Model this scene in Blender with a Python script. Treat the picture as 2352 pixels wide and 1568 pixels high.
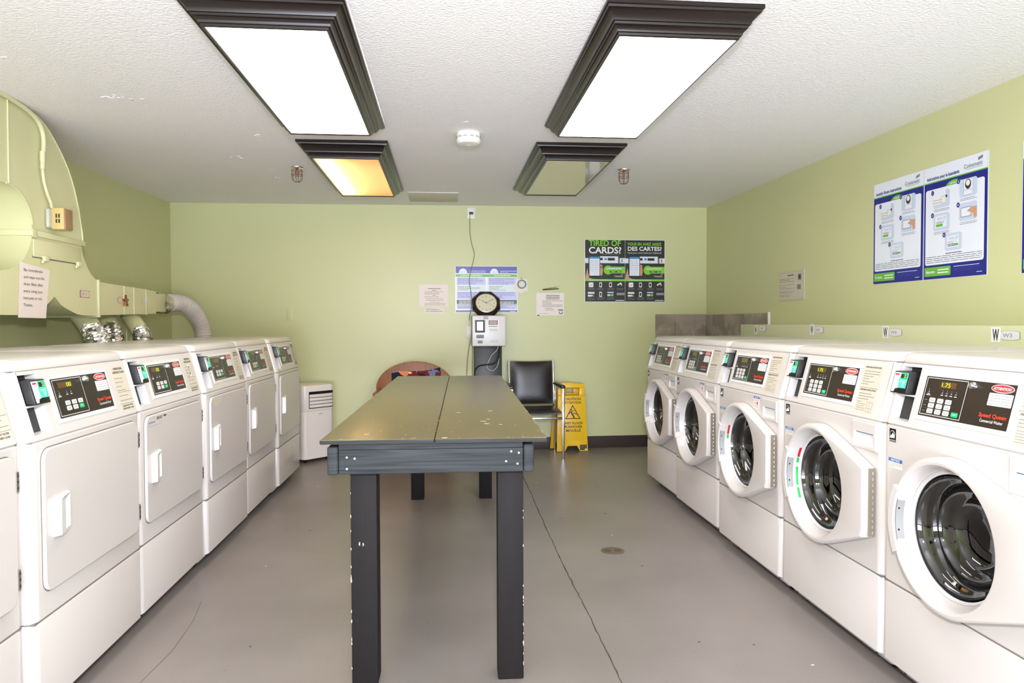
import bpy, bmesh, math, random
from mathutils import Vector, Matrix

# ------------------------------------------------------------------ scene
for o in list(bpy.data.objects):
    bpy.data.objects.remove(o)
C = bpy.context.scene.collection
S = bpy.context.scene
PI = math.pi

# camera (level eye height 1.155 m, 24.7 mm lens, turned 5.4 degrees to the right of the aisle)
cam = bpy.data.cameras.new('camera')
cam.sensor_fit = 'HORIZONTAL'; cam.sensor_width = 36.0; cam.lens = 24.674
cam.clip_start = 0.02; cam.clip_end = 60
co = bpy.data.objects.new('camera', cam); C.objects.link(co)
R3 = Vector((0.99559011, -0.0937575, -0.00314031))
U3 = Vector((0.00558985, 0.02587512, 0.99964955))
F3 = Vector((0.09364338, 0.99525877, -0.0262851))
M = Matrix.Identity(4)
for i in range(3):
    M[i][0] = R3[i]; M[i][1] = U3[i]; M[i][2] = -F3[i]
M.translation = Vector((0, 0, 1.155))
co.matrix_world = M
S.camera = co

# view
S.view_settings.view_transform = 'Standard'
S.view_settings.look = 'None'
S.view_settings.exposure = 0.62
S.view_settings.gamma = 1.0
S.view_settings.use_curve_mapping = False

# world: faint neutral
W = bpy.data.worlds.new('world'); S.world = W; W.use_nodes = True
W.node_tree.nodes['Background'].inputs[0].default_value = (1, 1, 1, 1)
W.node_tree.nodes['Background'].inputs[1].default_value = 0.15

def area(name, loc, target, size, power, color, size_y=None):
    l = bpy.data.lights.new(name, 'AREA'); l.energy = power; l.color = color
    l.shape = 'RECTANGLE' if size_y else 'SQUARE'; l.size = size
    if size_y: l.size_y = size_y
    o = bpy.data.objects.new(name, l); C.objects.link(o); o.location = loc
    d = Vector(target) - Vector(loc)
    o.rotation_euler = d.to_track_quat('-Z', 'Y').to_euler()
    return o
# photographer's flash, just above the camera
FLASH = area('flash_light', (0.02, -0.06, 1.44), (0.25, 5, 1.42), 0.09, 46, (0.92, 0.94, 1.0))
# added cool fill, unseen behind the camera, set low and tilted up to brighten the ceiling
REAR_FILL = area('rear_fill_light', (0.1, -3.0, 0.50), (0.1, 2.2, 2.2), 3.8, 235, (0.78, 0.86, 1.0), 0.8)

# ------------------------------------------------------------------ materials
def lin(c):
    return c / 12.92 if c <= 0.04045 else ((c + 0.055) / 1.055) ** 2.4
def rgb(r, g, b):
    return (lin(r / 255), lin(g / 255), lin(b / 255), 1)
MATS = {}
def mat(name, col, rough=0.5, metal=0.0, spec=0.5, noise=0.0, nscale=8.0, bump=0.0, bscale=60.0, emit=None, estr=0.0, coat=0.0, stretch=None, col2=None):
    m = bpy.data.materials.new(name); m.use_nodes = True
    nt = m.node_tree; b = nt.nodes['Principled BSDF']
    b.inputs['Base Color'].default_value = col
    b.inputs['Roughness'].default_value = rough
    b.inputs['Metallic'].default_value = metal
    b.inputs['Specular IOR Level'].default_value = spec
    b.inputs['Coat Weight'].default_value = coat
    b.inputs['Coat Roughness'].default_value = 0.08
    tc = None
    if noise > 0 or bump > 0:
        tc = nt.nodes.new('ShaderNodeTexCoord'); mp = nt.nodes.new('ShaderNodeMapping')
        nt.links.new(tc.outputs['Object'], mp.inputs[0])
        if stretch: mp.inputs['Scale'].default_value = stretch
    if noise > 0:
        n = nt.nodes.new('ShaderNodeTexNoise'); n.inputs['Scale'].default_value = nscale; n.inputs['Detail'].default_value = 5
        nt.links.new(mp.outputs[0], n.inputs['Vector'])
        r = nt.nodes.new('ShaderNodeValToRGB')
        r.color_ramp.elements[0].position = 0.3; r.color_ramp.elements[1].position = 0.7
        d = col2 if col2 else tuple(c * (1 - noise) for c in col[:3]) + (1,)
        r.color_ramp.elements[0].color = d; r.color_ramp.elements[1].color = col
        nt.links.new(n.outputs['Fac'], r.inputs[0]); nt.links.new(r.outputs[0], b.inputs['Base Color'])
    if bump > 0:
        n2 = nt.nodes.new('ShaderNodeTexNoise'); n2.inputs['Scale'].default_value = bscale; n2.inputs['Detail'].default_value = 4
        nt.links.new(mp.outputs[0], n2.inputs['Vector'])
        bp = nt.nodes.new('ShaderNodeBump'); bp.inputs['Strength'].default_value = bump; bp.inputs['Distance'].default_value = 0.004
        nt.links.new(n2.outputs['Fac'], bp.inputs['Height']); nt.links.new(bp.outputs[0], b.inputs['Normal'])
    if emit:
        b.inputs['Emission Color'].default_value = emit; b.inputs['Emission Strength'].default_value = estr
    MATS[name] = m
    return m

mat('wall_green', rgb(202, 203, 153), 0.40, noise=0.03, nscale=1.5, bump=0.10, bscale=30)
mat('duct_paint', rgb(215, 212, 168), 0.35, noise=0.03, nscale=3, bump=0.06, bscale=12)
mat('ledge_paint', rgb(207, 209, 166), 0.28, noise=0.02, nscale=2, bump=0.05, bscale=10)
mat('ceiling_white', rgb(248, 245, 246), 0.7, bump=1.0, bscale=95, noise=0.03, nscale=70)
mat('baseboard_brown', rgb(62, 50, 48), 0.45)
mat('enamel', rgb(207, 199, 195), 0.22, spec=0.5, noise=0.012, nscale=3)
mat('plastic_white', rgb(220, 216, 216), 0.3)
mat('seam_grey', rgb(120, 112, 105), 0.6)
mat('black', rgb(18, 16, 16), 0.4)
mat('matte_dark', rgb(50, 46, 46), 0.7)
mat('panel_black', rgb(40, 30, 24), 0.33)
mat('white_ink', rgb(235, 235, 232), 0.5)
mat('grey_ink', rgb(130, 128, 126), 0.6)
mat('dark_ink', rgb(52, 48, 52), 0.6)
mat('red_ink', rgb(214, 40, 44), 0.45)
mat('orange_red', rgb(236, 62, 34), 0.45)
mat('label_beige', rgb(204, 194, 176), 0.5)
mat('teal', rgb(74, 200, 172), 0.35)
mat('key_white', rgb(228, 226, 222), 0.4)
mat('key_green', rgb(20, 180, 110), 0.4)
mat('lcd_brown', rgb(90, 62, 34), 0.3)
mat('lcd_digit', rgb(180, 200, 40), 0.4, emit=rgb(170, 210, 30), estr=0.9)
mat('lcd_bright', rgb(120, 240, 60), 0.4, emit=rgb(90, 240, 40), estr=1.2)
mat('lcd_off', rgb(96, 94, 40), 0.35)
mat('chrome', (0.75, 0.75, 0.76, 1), 0.14, metal=1.0)
mat('steel', (0.52, 0.5, 0.48, 1), 0.35, metal=1.0)
mat('foil', (0.78, 0.75, 0.73, 1), 0.24, metal=1.0, bump=0.8, bscale=70)
mat('hose_white', rgb(214, 204, 198), 0.45)
mat('rubber_grey', rgb(150, 150, 150), 0.5)
mat('hinge_tan', rgb(150, 140, 126), 0.4, metal=0.4)
mat('blue_ink', rgb(58, 110, 180), 0.5)
mat('pink_paper', rgb(236, 222, 215), 0.6)
mat('paper', rgb(232, 226, 222), 0.6)
mat('poster_white', rgb(226, 229, 240), 0.3)
mat('poster_navy', rgb(26, 30, 128), 0.3)
mat('poster_green', rgb(104, 178, 60), 0.35)
mat('poster_pale', rgb(196, 206, 228), 0.4)
mat('poster_lilac', rgb(196, 194, 232), 0.4)
mat('poster_violet', rgb(82, 78, 168), 0.35)
mat('poster_mint', rgb(214, 226, 222), 0.4)
mat('poster_black', rgb(36, 33, 36), 0.3)
mat('poster_grey', rgb(90, 90, 98), 0.4)
mat('lime', rgb(128, 200, 40), 0.4)
mat('skin_ink', rgb(205, 150, 120), 0.5)
mat('screen_blue', rgb(60, 140, 200), 0.4)
mat('screen_white', rgb(225, 235, 240), 0.3, emit=rgb(200, 235, 240), estr=0.5)
mat('dark_red', rgb(120, 30, 40), 0.5)
mat('sticker_red', rgb(190, 20, 40), 0.4)
mat('sticker_green', rgb(20, 180, 80), 0.4)
mat('leatherette', rgb(34, 28, 28), 0.33, bump=0.15, bscale=120)
mat('yellow', rgb(238, 190, 30), 0.35)
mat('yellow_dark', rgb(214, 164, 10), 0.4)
mat('sign_ink', rgb(66, 54, 26), 0.5)
mat('bracket_black', rgb(36, 36, 40), 0.4, noise=0.2, nscale=14)
mat('plug_white', rgb(235, 230, 225), 0.4)
mat('cord_white', rgb(200, 200, 195), 0.5)
mat('cord_green', rgb(120, 128, 90), 0.5)
mat('cord_tan', rgb(170, 160, 110), 0.5)
mat('cord_black', rgb(16, 16, 18), 0.4)
mat('tape_green', rgb(70, 100, 80), 0.4)
mat('beige_box', rgb(206, 182, 120), 0.4)
mat('brown_face', rgb(168, 134, 96), 0.35, metal=0.3)
mat('grey_plate', rgb(186, 186, 168), 0.4)
mat('copper', rgb(170, 112, 84), 0.35, metal=0.8)
mat('tag_pink', rgb(226, 200, 186), 0.5)
mat('oval_white', rgb(222, 220, 220), 0.4)
mat('pen_gold', rgb(190, 160, 90), 0.4, metal=0.4)
mat('clock_cream', rgb(222, 214, 190), 0.3)
mat('clock_wood', rgb(44, 20, 14), 0.25, noise=0.4, nscale=10)
mat('ac_white', rgb(236, 226, 220), 0.25)
mat('cage_red', rgb(110, 44, 38), 0.4, metal=0.3)
mat('detector_white', rgb(240, 238, 230), 0.4)
mat('hatch_paint', rgb(214, 208, 196), 0.6)
mat('fixture_brown', rgb(30, 21, 18), 0.28, spec=0.4)
mat('wood_raw', rgb(205, 180, 148), 0.7)
mat('rust', rgb(150, 96, 60), 0.6)
mat('drain_metal', rgb(112, 100, 80), 0.6, metal=0.1)
mat('crack', rgb(82, 72, 60), 0.9)
mat('hallway', rgb(215, 212, 205), 0.7)
mat('housing_tan', rgb(190, 160, 120), 0.6)
mat('grout', rgb(196, 184, 168), 0.8)

def nodes_of(name):
    m = MATS[name]; return m, m.node_tree, m.node_tree.nodes['Principled BSDF']

# painted concrete floor
m = bpy.data.materials.new('floor_paint'); m.use_nodes = True; MATS['floor_paint'] = m
nt = m.node_tree; b = nt.nodes['Principled BSDF']
tc = nt.nodes.new('ShaderNodeTexCoord')
n1 = nt.nodes.new('ShaderNodeTexNoise'); n1.inputs['Scale'].default_value = 1.6; n1.inputs['Detail'].default_value = 8
n2 = nt.nodes.new('ShaderNodeTexNoise'); n2.inputs['Scale'].default_value = 45; n2.inputs['Detail'].default_value = 3
nt.links.new(tc.outputs['Object'], n1.inputs['Vector']); nt.links.new(tc.outputs['Object'], n2.inputs['Vector'])
rp = nt.nodes.new('ShaderNodeValToRGB'); rp.color_ramp.elements[0].position = 0.35; rp.color_ramp.elements[1].position = 0.68
rp.color_ramp.elements[0].color = rgb(133, 124, 119); rp.color_ramp.elements[1].color = rgb(146, 137, 132)
nt.links.new(n1.outputs['Fac'], rp.inputs[0])
sp = nt.nodes.new('ShaderNodeValToRGB'); sp.color_ramp.elements[0].position = 0.27; sp.color_ramp.elements[0].color = (0.75, 0.7, 0.66, 1)
sp.color_ramp.elements[1].position = 0.33; sp.color_ramp.elements[1].color = (1, 1, 1, 1)
nt.links.new(n2.outputs['Fac'], sp.inputs[0])
mx = nt.nodes.new('ShaderNodeMix'); mx.data_type = 'RGBA'; mx.blend_type = 'MULTIPLY'; mx.inputs[0].default_value = 0.6
nt.links.new(rp.outputs[0], mx.inputs[6]); nt.links.new(sp.outputs[0], mx.inputs[7]); nt.links.new(mx.outputs[2], b.inputs['Base Color'])
b.inputs['Roughness'].default_value = 0.33
bp = nt.nodes.new('ShaderNodeBump'); bp.inputs['Strength'].default_value = 0.12; bp.inputs['Distance'].default_value = 0.003
nt.links.new(n2.outputs['Fac'], bp.inputs['Height']); nt.links.new(bp.outputs[0], b.inputs['Normal'])

def painted_wood(name, base, rough, chips, grain_scale=(1, 1, 1), grain=0.25, chip_scale=38):
    m = bpy.data.materials.new(name); m.use_nodes = True; MATS[name] = m
    nt = m.node_tree; b = nt.nodes['Principled BSDF']
    tc = nt.nodes.new('ShaderNodeTexCoord'); mp = nt.nodes.new('ShaderNodeMapping'); mp.inputs['Scale'].default_value = grain_scale
    nt.links.new(tc.outputs['Object'], mp.inputs[0])
    w = nt.nodes.new('ShaderNodeTexNoise'); w.inputs['Scale'].default_value = 6; w.inputs['Detail'].default_value = 8; w.inputs['Distortion'].default_value = 1.2
    nt.links.new(mp.outputs[0], w.inputs['Vector'])
    r = nt.nodes.new('ShaderNodeValToRGB'); r.color_ramp.elements[0].position = 0.3; r.color_ramp.elements[1].position = 0.72
    r.color_ramp.elements[0].color = tuple(c * (1 - grain) for c in base[:3]) + (1,)
    r.color_ramp.elements[1].color = base
    nt.links.new(w.outputs['Fac'], r.inputs[0])
    out = r.outputs[0]
    if chips > 0:
        v = nt.nodes.new('ShaderNodeTexNoise'); v.inputs['Scale'].default_value = chip_scale; v.inputs['Detail'].default_value = 3
        nt.links.new(tc.outputs['Object'], v.inputs['Vector'])
        cr = nt.nodes.new('ShaderNodeValToRGB'); cr.color_ramp.interpolation = 'LINEAR'
        cr.color_ramp.elements[0].position = chips; cr.color_ramp.elements[0].color = (0, 0, 0, 1)
        cr.color_ramp.elements[1].position = chips + 0.012; cr.color_ramp.elements[1].color = (1, 1, 1, 1)
        nt.links.new(v.outputs['Fac'], cr.inputs[0])
        mx = nt.nodes.new('ShaderNodeMix'); mx.data_type = 'RGBA'
        nt.links.new(cr.outputs[0], mx.inputs[0]); nt.links.new(out, mx.inputs[6]); mx.inputs[7].default_value = rgb(214, 190, 160)
        out = mx.outputs[2]
    nt.links.new(out, b.inputs['Base Color'])
    b.inputs['Roughness'].default_value = rough; b.inputs['Specular IOR Level'].default_value = 0.5 if rough < 0.4 else 0.18
    bp = nt.nodes.new('ShaderNodeBump'); bp.inputs['Strength'].default_value = 0.25; bp.inputs['Distance'].default_value = 0.002
    nt.links.new(w.outputs['Fac'], bp.inputs['Height']); nt.links.new(bp.outputs[0], b.inputs['Normal'])
painted_wood('table_top_paint', rgb(100, 90, 58), 0.29, 0.765, (3, 0.6, 1), 0.10, 30)
painted_wood('table_apron_paint', rgb(60, 63, 66), 0.6, 0.0, (0.5, 3, 12), 0.6)
painted_wood('table_leg_paint', rgb(30, 26, 26), 0.65, 0.0, (6, 6, 0.8), 0.18)
painted_wood('chair_wood', rgb(160, 96, 56), 0.35, 0.0, (8, 8, 0.9), 0.4)

# floral fabric
m = bpy.data.materials.new('floral'); m.use_nodes = True; MATS['floral'] = m
nt = m.node_tree; b = nt.nodes['Principled BSDF']; b.inputs['Roughness'].default_value = 0.9
tc = nt.nodes.new('ShaderNodeTexCoord'); v = nt.nodes.new('ShaderNodeTexVoronoi'); v.inputs['Scale'].default_value = 22
ns = nt.nodes.new('ShaderNodeTexNoise'); ns.inputs['Scale'].default_value = 9
ad = nt.nodes.new('ShaderNodeMix'); ad.data_type = 'RGBA'; ad.inputs[0].default_value = 0.12
nt.links.new(tc.outputs['Object'], ns.inputs['Vector']); nt.links.new(tc.outputs['Object'], ad.inputs[6]); nt.links.new(ns.outputs['Color'], ad.inputs[7])
nt.links.new(ad.outputs[2], v.inputs['Vector'])
r = nt.nodes.new('ShaderNodeValToRGB'); r.color_ramp.interpolation = 'CONSTANT'
sep = nt.nodes.new('ShaderNodeSeparateColor'); nt.links.new(v.outputs['Color'], sep.inputs[0]); nt.links.new(sep.outputs[0], r.inputs[0])
cols = [(0, (24, 26, 34)), (0.26, (120, 24, 34)), (0.40, (22, 34, 32)), (0.52, (232, 208, 160)), (0.68, (226, 132, 92)), (0.84, (110, 124, 160))]
r.color_ramp.elements[0].position = 0; r.color_ramp.elements[0].color = rgb(*cols[0][1])
r.color_ramp.elements[1].position = cols[1][0]; r.color_ramp.elements[1].color = rgb(*cols[1][1])
for p, c in cols[2:]:
    e = r.color_ramp.elements.new(p); e.color = rgb(*c)
nt.links.new(r.outputs[0], b.inputs['Base Color'])

# marble-look tile with grout
m = bpy.data.materials.new('tile'); m.use_nodes = True; MATS['tile'] = m
nt = m.node_tree; b = nt.nodes['Principled BSDF']; b.inputs['Roughness'].default_value = 0.3
tc = nt.nodes.new('ShaderNodeTexCoord'); n = nt.nodes.new('ShaderNodeTexNoise'); n.inputs['Scale'].default_value = 4; n.inputs['Detail'].default_value = 9; n.inputs['Distortion'].default_value = 0.5
nt.links.new(tc.outputs['Object'], n.inputs['Vector'])
r = nt.nodes.new('ShaderNodeValToRGB'); e = r.color_ramp.elements
e[0].position = 0.40; e[0].color = rgb(132, 120, 108); e[1].position = 0.60; e[1].color = rgb(152, 138, 126)
x = r.color_ramp.elements.new(0.497); x.color = rgb(160, 146, 132)
x = r.color_ramp.elements.new(0.503); x.color = rgb(178, 166, 154)
x = r.color_ramp.elements.new(0.51); x.color = rgb(160, 146, 132)
nt.links.new(n.outputs['Fac'], r.inputs[0]); nt.links.new(r.outputs[0], b.inputs['Base Color'])

# light diffusers
def emis(name, col, s):
    m = bpy.data.materials.new(name); m.use_nodes = True; MATS[name] = m
    nt = m.node_tree; nt.nodes.clear()
    e = nt.nodes.new('ShaderNodeEmission'); e.inputs[0].default_value = col; e.inputs[1].default_value = s
    o = nt.nodes.new('ShaderNodeOutputMaterial'); nt.links.new(e.outputs[0], o.inputs[0])
emis('diffuser_lit', (1.0, 0.94, 0.86, 1), 6.5)
emis('diffuser_lit_cool', (1.0, 0.97, 0.94, 1), 6.5)
emis('tube_lit', (1.0, 0.76, 0.46, 1), 115.0)
m = bpy.data.materials.new('diffuser_translucent'); m.use_nodes = True; MATS['diffuser_translucent'] = m
nt = m.node_tree; nt.nodes.clear()
tl = nt.nodes.new('ShaderNodeBsdfTranslucent'); tl.inputs[0].default_value = (0.9, 0.86, 0.76, 1)
df = nt.nodes.new('ShaderNodeBsdfDiffuse'); df.inputs[0].default_value = (0.7, 0.66, 0.55, 1)
ms = nt.nodes.new('ShaderNodeMixShader'); ms.inputs[0].default_value = 0.35
o_ = nt.nodes.new('ShaderNodeOutputMaterial')
nt.links.new(tl.outputs[0], ms.inputs[1]); nt.links.new(df.outputs[0], ms.inputs[2]); nt.links.new(ms.outputs[0], o_.inputs[0])
mat('diffuser_off', rgb(206, 200, 170), 0.08, spec=0.8)

# window glass of the washer doors and clear thin shells
def thin_glass(name, tint, ior=1.5):
    m = bpy.data.materials.new(name); m.use_nodes = True; MATS[name] = m
    nt = m.node_tree; nt.nodes.clear()
    t = nt.nodes.new('ShaderNodeBsdfTransparent'); t.inputs[0].default_value = tint
    g = nt.nodes.new('ShaderNodeBsdfGlossy'); g.inputs['Roughness'].default_value = 0.03; g.inputs[0].default_value = (1, 1, 1, 1)
    f = nt.nodes.new('ShaderNodeFresnel'); f.inputs[0].default_value = ior
    s = nt.nodes.new('ShaderNodeMixShader'); o = nt.nodes.new('ShaderNodeOutputMaterial')
    nt.links.new(f.outputs[0], s.inputs[0]); nt.links.new(t.outputs[0], s.inputs[1]); nt.links.new(g.outputs[0], s.inputs[2]); nt.links.new(s.outputs[0], o.inputs[0])
thin_glass('door_glass', (0.26, 0.25, 0.24, 1), 1.8)
thin_glass('clear_glass', (0.96, 0.97, 0.96, 1), 1.35)
mat('drum_metal', (0.24, 0.21, 0.19, 1), 0.34, metal=1.0)

# ------------------------------------------------------------------ mesh builder
class MB:
    def __init__(s):
        s.bm = bmesh.new(); s.m = []
    def mi(s, name):
        if name not in s.m: s.m.append(name)
        return s.m.index(name)
    def face(s, pts, m):
        vs = [s.bm.verts.new(p) for p in pts]
        f = s.bm.faces.new(vs); f.material_index = s.mi(m); return f
    def add(s, bm2, m, mtx=None):
        i = s.mi(m); mp = {}
        for v in bm2.verts:
            mp[v] = s.bm.verts.new(mtx @ v.co if mtx else v.co)
        for f in bm2.faces:
            try:
                g = s.bm.faces.new([mp[v] for v in f.verts]); g.material_index = i
            except ValueError: pass
        bm2.free()
    def box(s, x0, x1, y0, y1, z0, z1, m, bev=0.0, seg=2, mtx=None):
        t = bmesh.new()
        bmesh.ops.create_cube(t, size=1)
        for v in t.verts:
            v.co = Vector(((x0 + x1) / 2 + v.co.x * (x1 - x0), (y0 + y1) / 2 + v.co.y * (y1 - y0), (z0 + z1) / 2 + v.co.z * (z1 - z0)))
        if bev > 0:
            bmesh.ops.bevel(t, geom=t.edges[:], offset=min(bev, 0.49 * min(abs(x1 - x0), abs(y1 - y0), abs(z1 - z0))), segments=seg, profile=0.5, affect='EDGES')
        s.add(t, m, mtx)
    def loft(s, rings, m, closed=True, cap0=False, cap1=False, skip=()):
        vr = [[s.bm.verts.new(p) for p in r] for r in rings]
        n = len(rings[0]); mi = s.mi(m)
        for a in range(len(vr) - 1):
            for i in range(n if closed else n - 1):
                if i in skip and True: continue
                j = (i + 1) % n
                f = s.bm.faces.new([vr[a][i], vr[a][j], vr[a + 1][j], vr[a + 1][i]]); f.material_index = mi
        if cap0: f = s.bm.faces.new(vr[0][::-1]); f.material_index = mi
        if cap1: f = s.bm.faces.new(vr[-1]); f.material_index = mi
        return vr
    def lathe(s, prof, m, origin=(0, 0, 0), axis='z', n=40, cap0=False, cap1=False):
        o = Vector(origin); rings = []
        for r, h in prof:
            ring = []
            for k in range(n):
                a = 2 * PI * k / n
                if axis == 'z': p = Vector((r * math.cos(a), r * math.sin(a), h))
                elif axis == 'y': p = Vector((r * math.cos(a), h, r * math.sin(a)))
                else: p = Vector((h, r * math.cos(a), r * math.sin(a)))
                ring.append(o + p)
            rings.append(ring)
        s.loft(rings, m, True, cap0, cap1)
    def tube(s, pts, r, m, n=10, cap=True, rf=None, sub=0):
        pts = [Vector(p) for p in pts]
        if sub: pts = spline(pts, sub)
        N = len(pts); up = Vector((0, 0, 1)); rings = []
        t0 = (pts[1] - pts[0]).normalized()
        if abs(t0.dot(up)) > 0.9: up = Vector((1, 0, 0))
        nx = t0.cross(up).normalized()
        for i, p in enumerate(pts):
            t = (pts[min(i + 1, N - 1)] - pts[max(i - 1, 0)]).normalized()
            nx = (nx - t * nx.dot(t)).normalized(); ny = t.cross(nx)
            ring = []
            for k in range(n):
                a = 2 * PI * k / n
                rr = rf(i, k) if rf else r
                ring.append(p + (nx * math.cos(a) + ny * math.sin(a)) * rr)
            rings.append(ring)
        s.loft(rings, m, True, cap, cap)
    def prism(s, pts, d, m, bev=0.0):
        """polygon pts (3D, planar) extruded by vector d"""
        t = bmesh.new(); vs = [t.verts.new(p) for p in pts]; f = t.faces.new(vs)
        r = bmesh.ops.extrude_face_region(t, geom=[f])
        for v in r['geom']:
            if isinstance(v, bmesh.types.BMVert): v.co += Vector(d)
        bmesh.ops.recalc_face_normals(t, faces=t.faces[:])
        if bev > 0:
            bmesh.ops.bevel(t, geom=t.edges[:], offset=bev, segments=2, profile=0.5, affect='EDGES')
        s.add(t, m)
    def build(s, name, parent=None, origin=None, angle=35, recalc=False):
        me = bpy.data.meshes.new(name)
        if recalc: bmesh.ops.recalc_face_normals(s.bm, faces=s.bm.faces[:])
        if origin is not None:
            for v in s.bm.verts: v.co -= Vector(origin)
        s.bm.to_mesh(me); s.bm.free()
        for n in s.m: me.materials.append(MATS[n])
        for p in me.polygons: p.use_smooth = True
        me.set_sharp_from_angle(angle=math.radians(angle))
        o = bpy.data.objects.new(name, me); C.objects.link(o)
        if origin is not None: o.location = origin
        if parent: o.parent = parent
        return o

def spline(p, k):
    out = []
    q = [p[0]] + list(p) + [p[-1]]
    for i in range(1, len(q) - 2):
        a, b, c, d = q[i - 1], q[i], q[i + 1], q[i + 2]
        for j in range(k):
            t = j / k
            out.append(0.5 * ((2 * b) + (c - a) * t + (2 * a - 5 * b + 4 * c - d) * t * t + (3 * b - a - 3 * c + d) * t ** 3))
    out.append(p[-1]); return out

# flat print work: text and shapes on a surface, all inside one mesh
TXT = {}
def text_mesh(txt, bold):
    key = (txt, bold)
    if key in TXT: return TXT[key]
    cu = bpy.data.curves.new('t', 'FONT'); cu.body = txt; cu.size = 1.0; cu.offset = 0.024 if bold else 0.0
    cu.resolution_u = 3
    ob = bpy.data.objects.new('t', cu); C.objects.link(ob)
    dg = bpy.context.evaluated_depsgraph_get(); dg.update()
    me = bpy.data.meshes.new_from_object(ob.evaluated_get(dg))
    vs = [v.co.copy() for v in me.vertices]; fs = [list(p.vertices) for p in me.polygons]
    bpy.data.objects.remove(ob); bpy.data.curves.remove(cu); bpy.data.meshes.remove(me)
    x0 = min(v.x for v in vs); x1 = max(v.x for v in vs)
    TXT[key] = ([Vector((v.x - x0, v.y, 0)) for v in vs], fs, x1 - x0)
    return TXT[key]

class Art:
    def __init__(s, origin=(0, 0, 0), xd=(1, 0, 0), yd=(0, 0, 1), mb=None, step=0.0005, base=0.0):
        s.o = Vector(origin); s.x = Vector(xd).normalized(); s.y = Vector(yd).normalized(); s.n = s.x.cross(s.y)
        s.mb = mb or MB(); s.step = step; s.base = base
    def P(s, x, y, L):
        return s.o + s.x * x + s.y * y + s.n * (s.base + L * s.step)
    def poly(s, pts, m, L=1): s.mb.face([s.P(x, y, L) for x, y in pts], m)
    def rect(s, x0, y0, x1, y1, m, L=1): s.poly([(x0, y0), (x1, y0), (x1, y1), (x0, y1)], m, L)
    def rrect(s, x0, y0, x1, y1, r, m, L=1, n=5):
        pts = []
        for cx, cy, a0 in ((x1 - r, y1 - r, 0), (x0 + r, y1 - r, 90), (x0 + r, y0 + r, 180), (x1 - r, y0 + r, 270)):
            for k in range(n + 1):
                a = math.radians(a0 + 90 * k / n); pts.append((cx + r * math.cos(a), cy + r * math.sin(a)))
        s.poly(pts, m, L)
    def ell(s, cx, cy, rx, ry, m, L=1, n=24, a0=0, a1=360):
        full = abs(a1 - a0) >= 360
        s.poly([(cx + rx * math.cos(math.radians(a0 + (a1 - a0) * k / (n if full else n - 1))), cy + ry * math.sin(math.radians(a0 + (a1 - a0) * k / (n if full else n - 1)))) for k in range(n)], m, L)
    def frame(s, x0, y0, x1, y1, t, m, L=1):
        s.rect(x0, y0, x1, y0 + t, m, L); s.rect(x0, y1 - t, x1, y1, m, L)
        s.rect(x0, y0 + t, x0 + t, y1 - t, m, L); s.rect(x1 - t, y0 + t, x1, y1 - t, m, L)
    def line(s, x0, y0, x1, y1, t, m, L=1):
        d = Vector((x1 - x0, y1 - y0)); n = Vector((-d.y, d.x)).normalized() * t / 2
        s.poly([(x0 - n.x, y0 - n.y), (x1 - n.x, y1 - n.y), (x1 + n.x, y1 + n.y), (x0 + n.x, y0 + n.y)], m, L)
    def board(s, x0, y0, x1, y1, th, m, off=0.0):
        """a sheet of real thickness; later layers lie on its face"""
        pts = [(x0, y0), (x1, y0), (x1, y1), (x0, y1)]
        p = [s.o + s.x * x + s.y * y + s.n * off for x, y in pts]
        s.mb.prism(p, s.n * th, m); s.base = off + th
    def text(s, t, x, y, h, m, L=2, w=None, align='l', bold=False):
        vs, fs, tw = text_mesh(t, bold); k = h / 0.69; kx = (w / tw) if w else k
        ww = tw * kx; ox = x - (ww / 2 if align == 'c' else ww if align == 'r' else 0)
        i = s.mb.mi(m); nv = [s.mb.bm.verts.new(s.P(ox + v.x * kx, y + v.y * k, L)) for v in vs]
        for f in fs:
            try: g = s.mb.bm.faces.new([nv[q] for q in f]); g.material_index = i
            except ValueError: pass
    def lines(s, x0, x1, y1, y0, n, m, L=2, seed=1, t=0.35, full=0.75):
        """illegible small print: rows of word-like dashes"""
        rnd = random.Random(seed); dy = (y1 - y0) / n
        for k in range(n):
            y = y1 - dy * (k + 0.5); x = x0; end = x0 + (x1 - x0) * (1 if rnd.random() < full else rnd.uniform(0.4, 0.9))
            while x < end:
                w = min((x1 - x0) * rnd.uniform(0.06, 0.2), end - x)
                if w > 0.0008: s.rect(x, y - dy * t / 2, x + w, y + dy * t / 2, m, L)
                x += w + (x1 - x0) * 0.018
    def build(s, name, parent=None, origin=None): return s.mb.build(name, parent, origin)

# ------------------------------------------------------------------ objects and properties
def tag(o, label, cat, group=None, kind=None):
    o['label'] = label; o['category'] = cat
    if group: o['group'] = group
    if kind: o['kind'] = kind
    return o
def thing(name, label, cat, loc=(0, 0, 0), rz=0.0, group=None):
    o = bpy.data.objects.new(name, None); C.objects.link(o); o.empty_display_size = 0.1
    o.location = loc; o.rotation_euler = (0, 0, rz); return tag(o, label, cat, group)
def struct(o):
    o['kind'] = 'structure'; return o
def dup(root, loc, rz, label, group=None):
    r = root.copy(); C.objects.link(r); r.location = loc; r.rotation_euler = (0, 0, rz); r['label'] = label
    if group: r['group'] = group
    for ch in list(root.children):
        c = ch.copy(); C.objects.link(c); c.parent = r
        for g in list(ch.children):
            d = g.copy(); C.objects.link(d); d.parent = c
    return r

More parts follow.
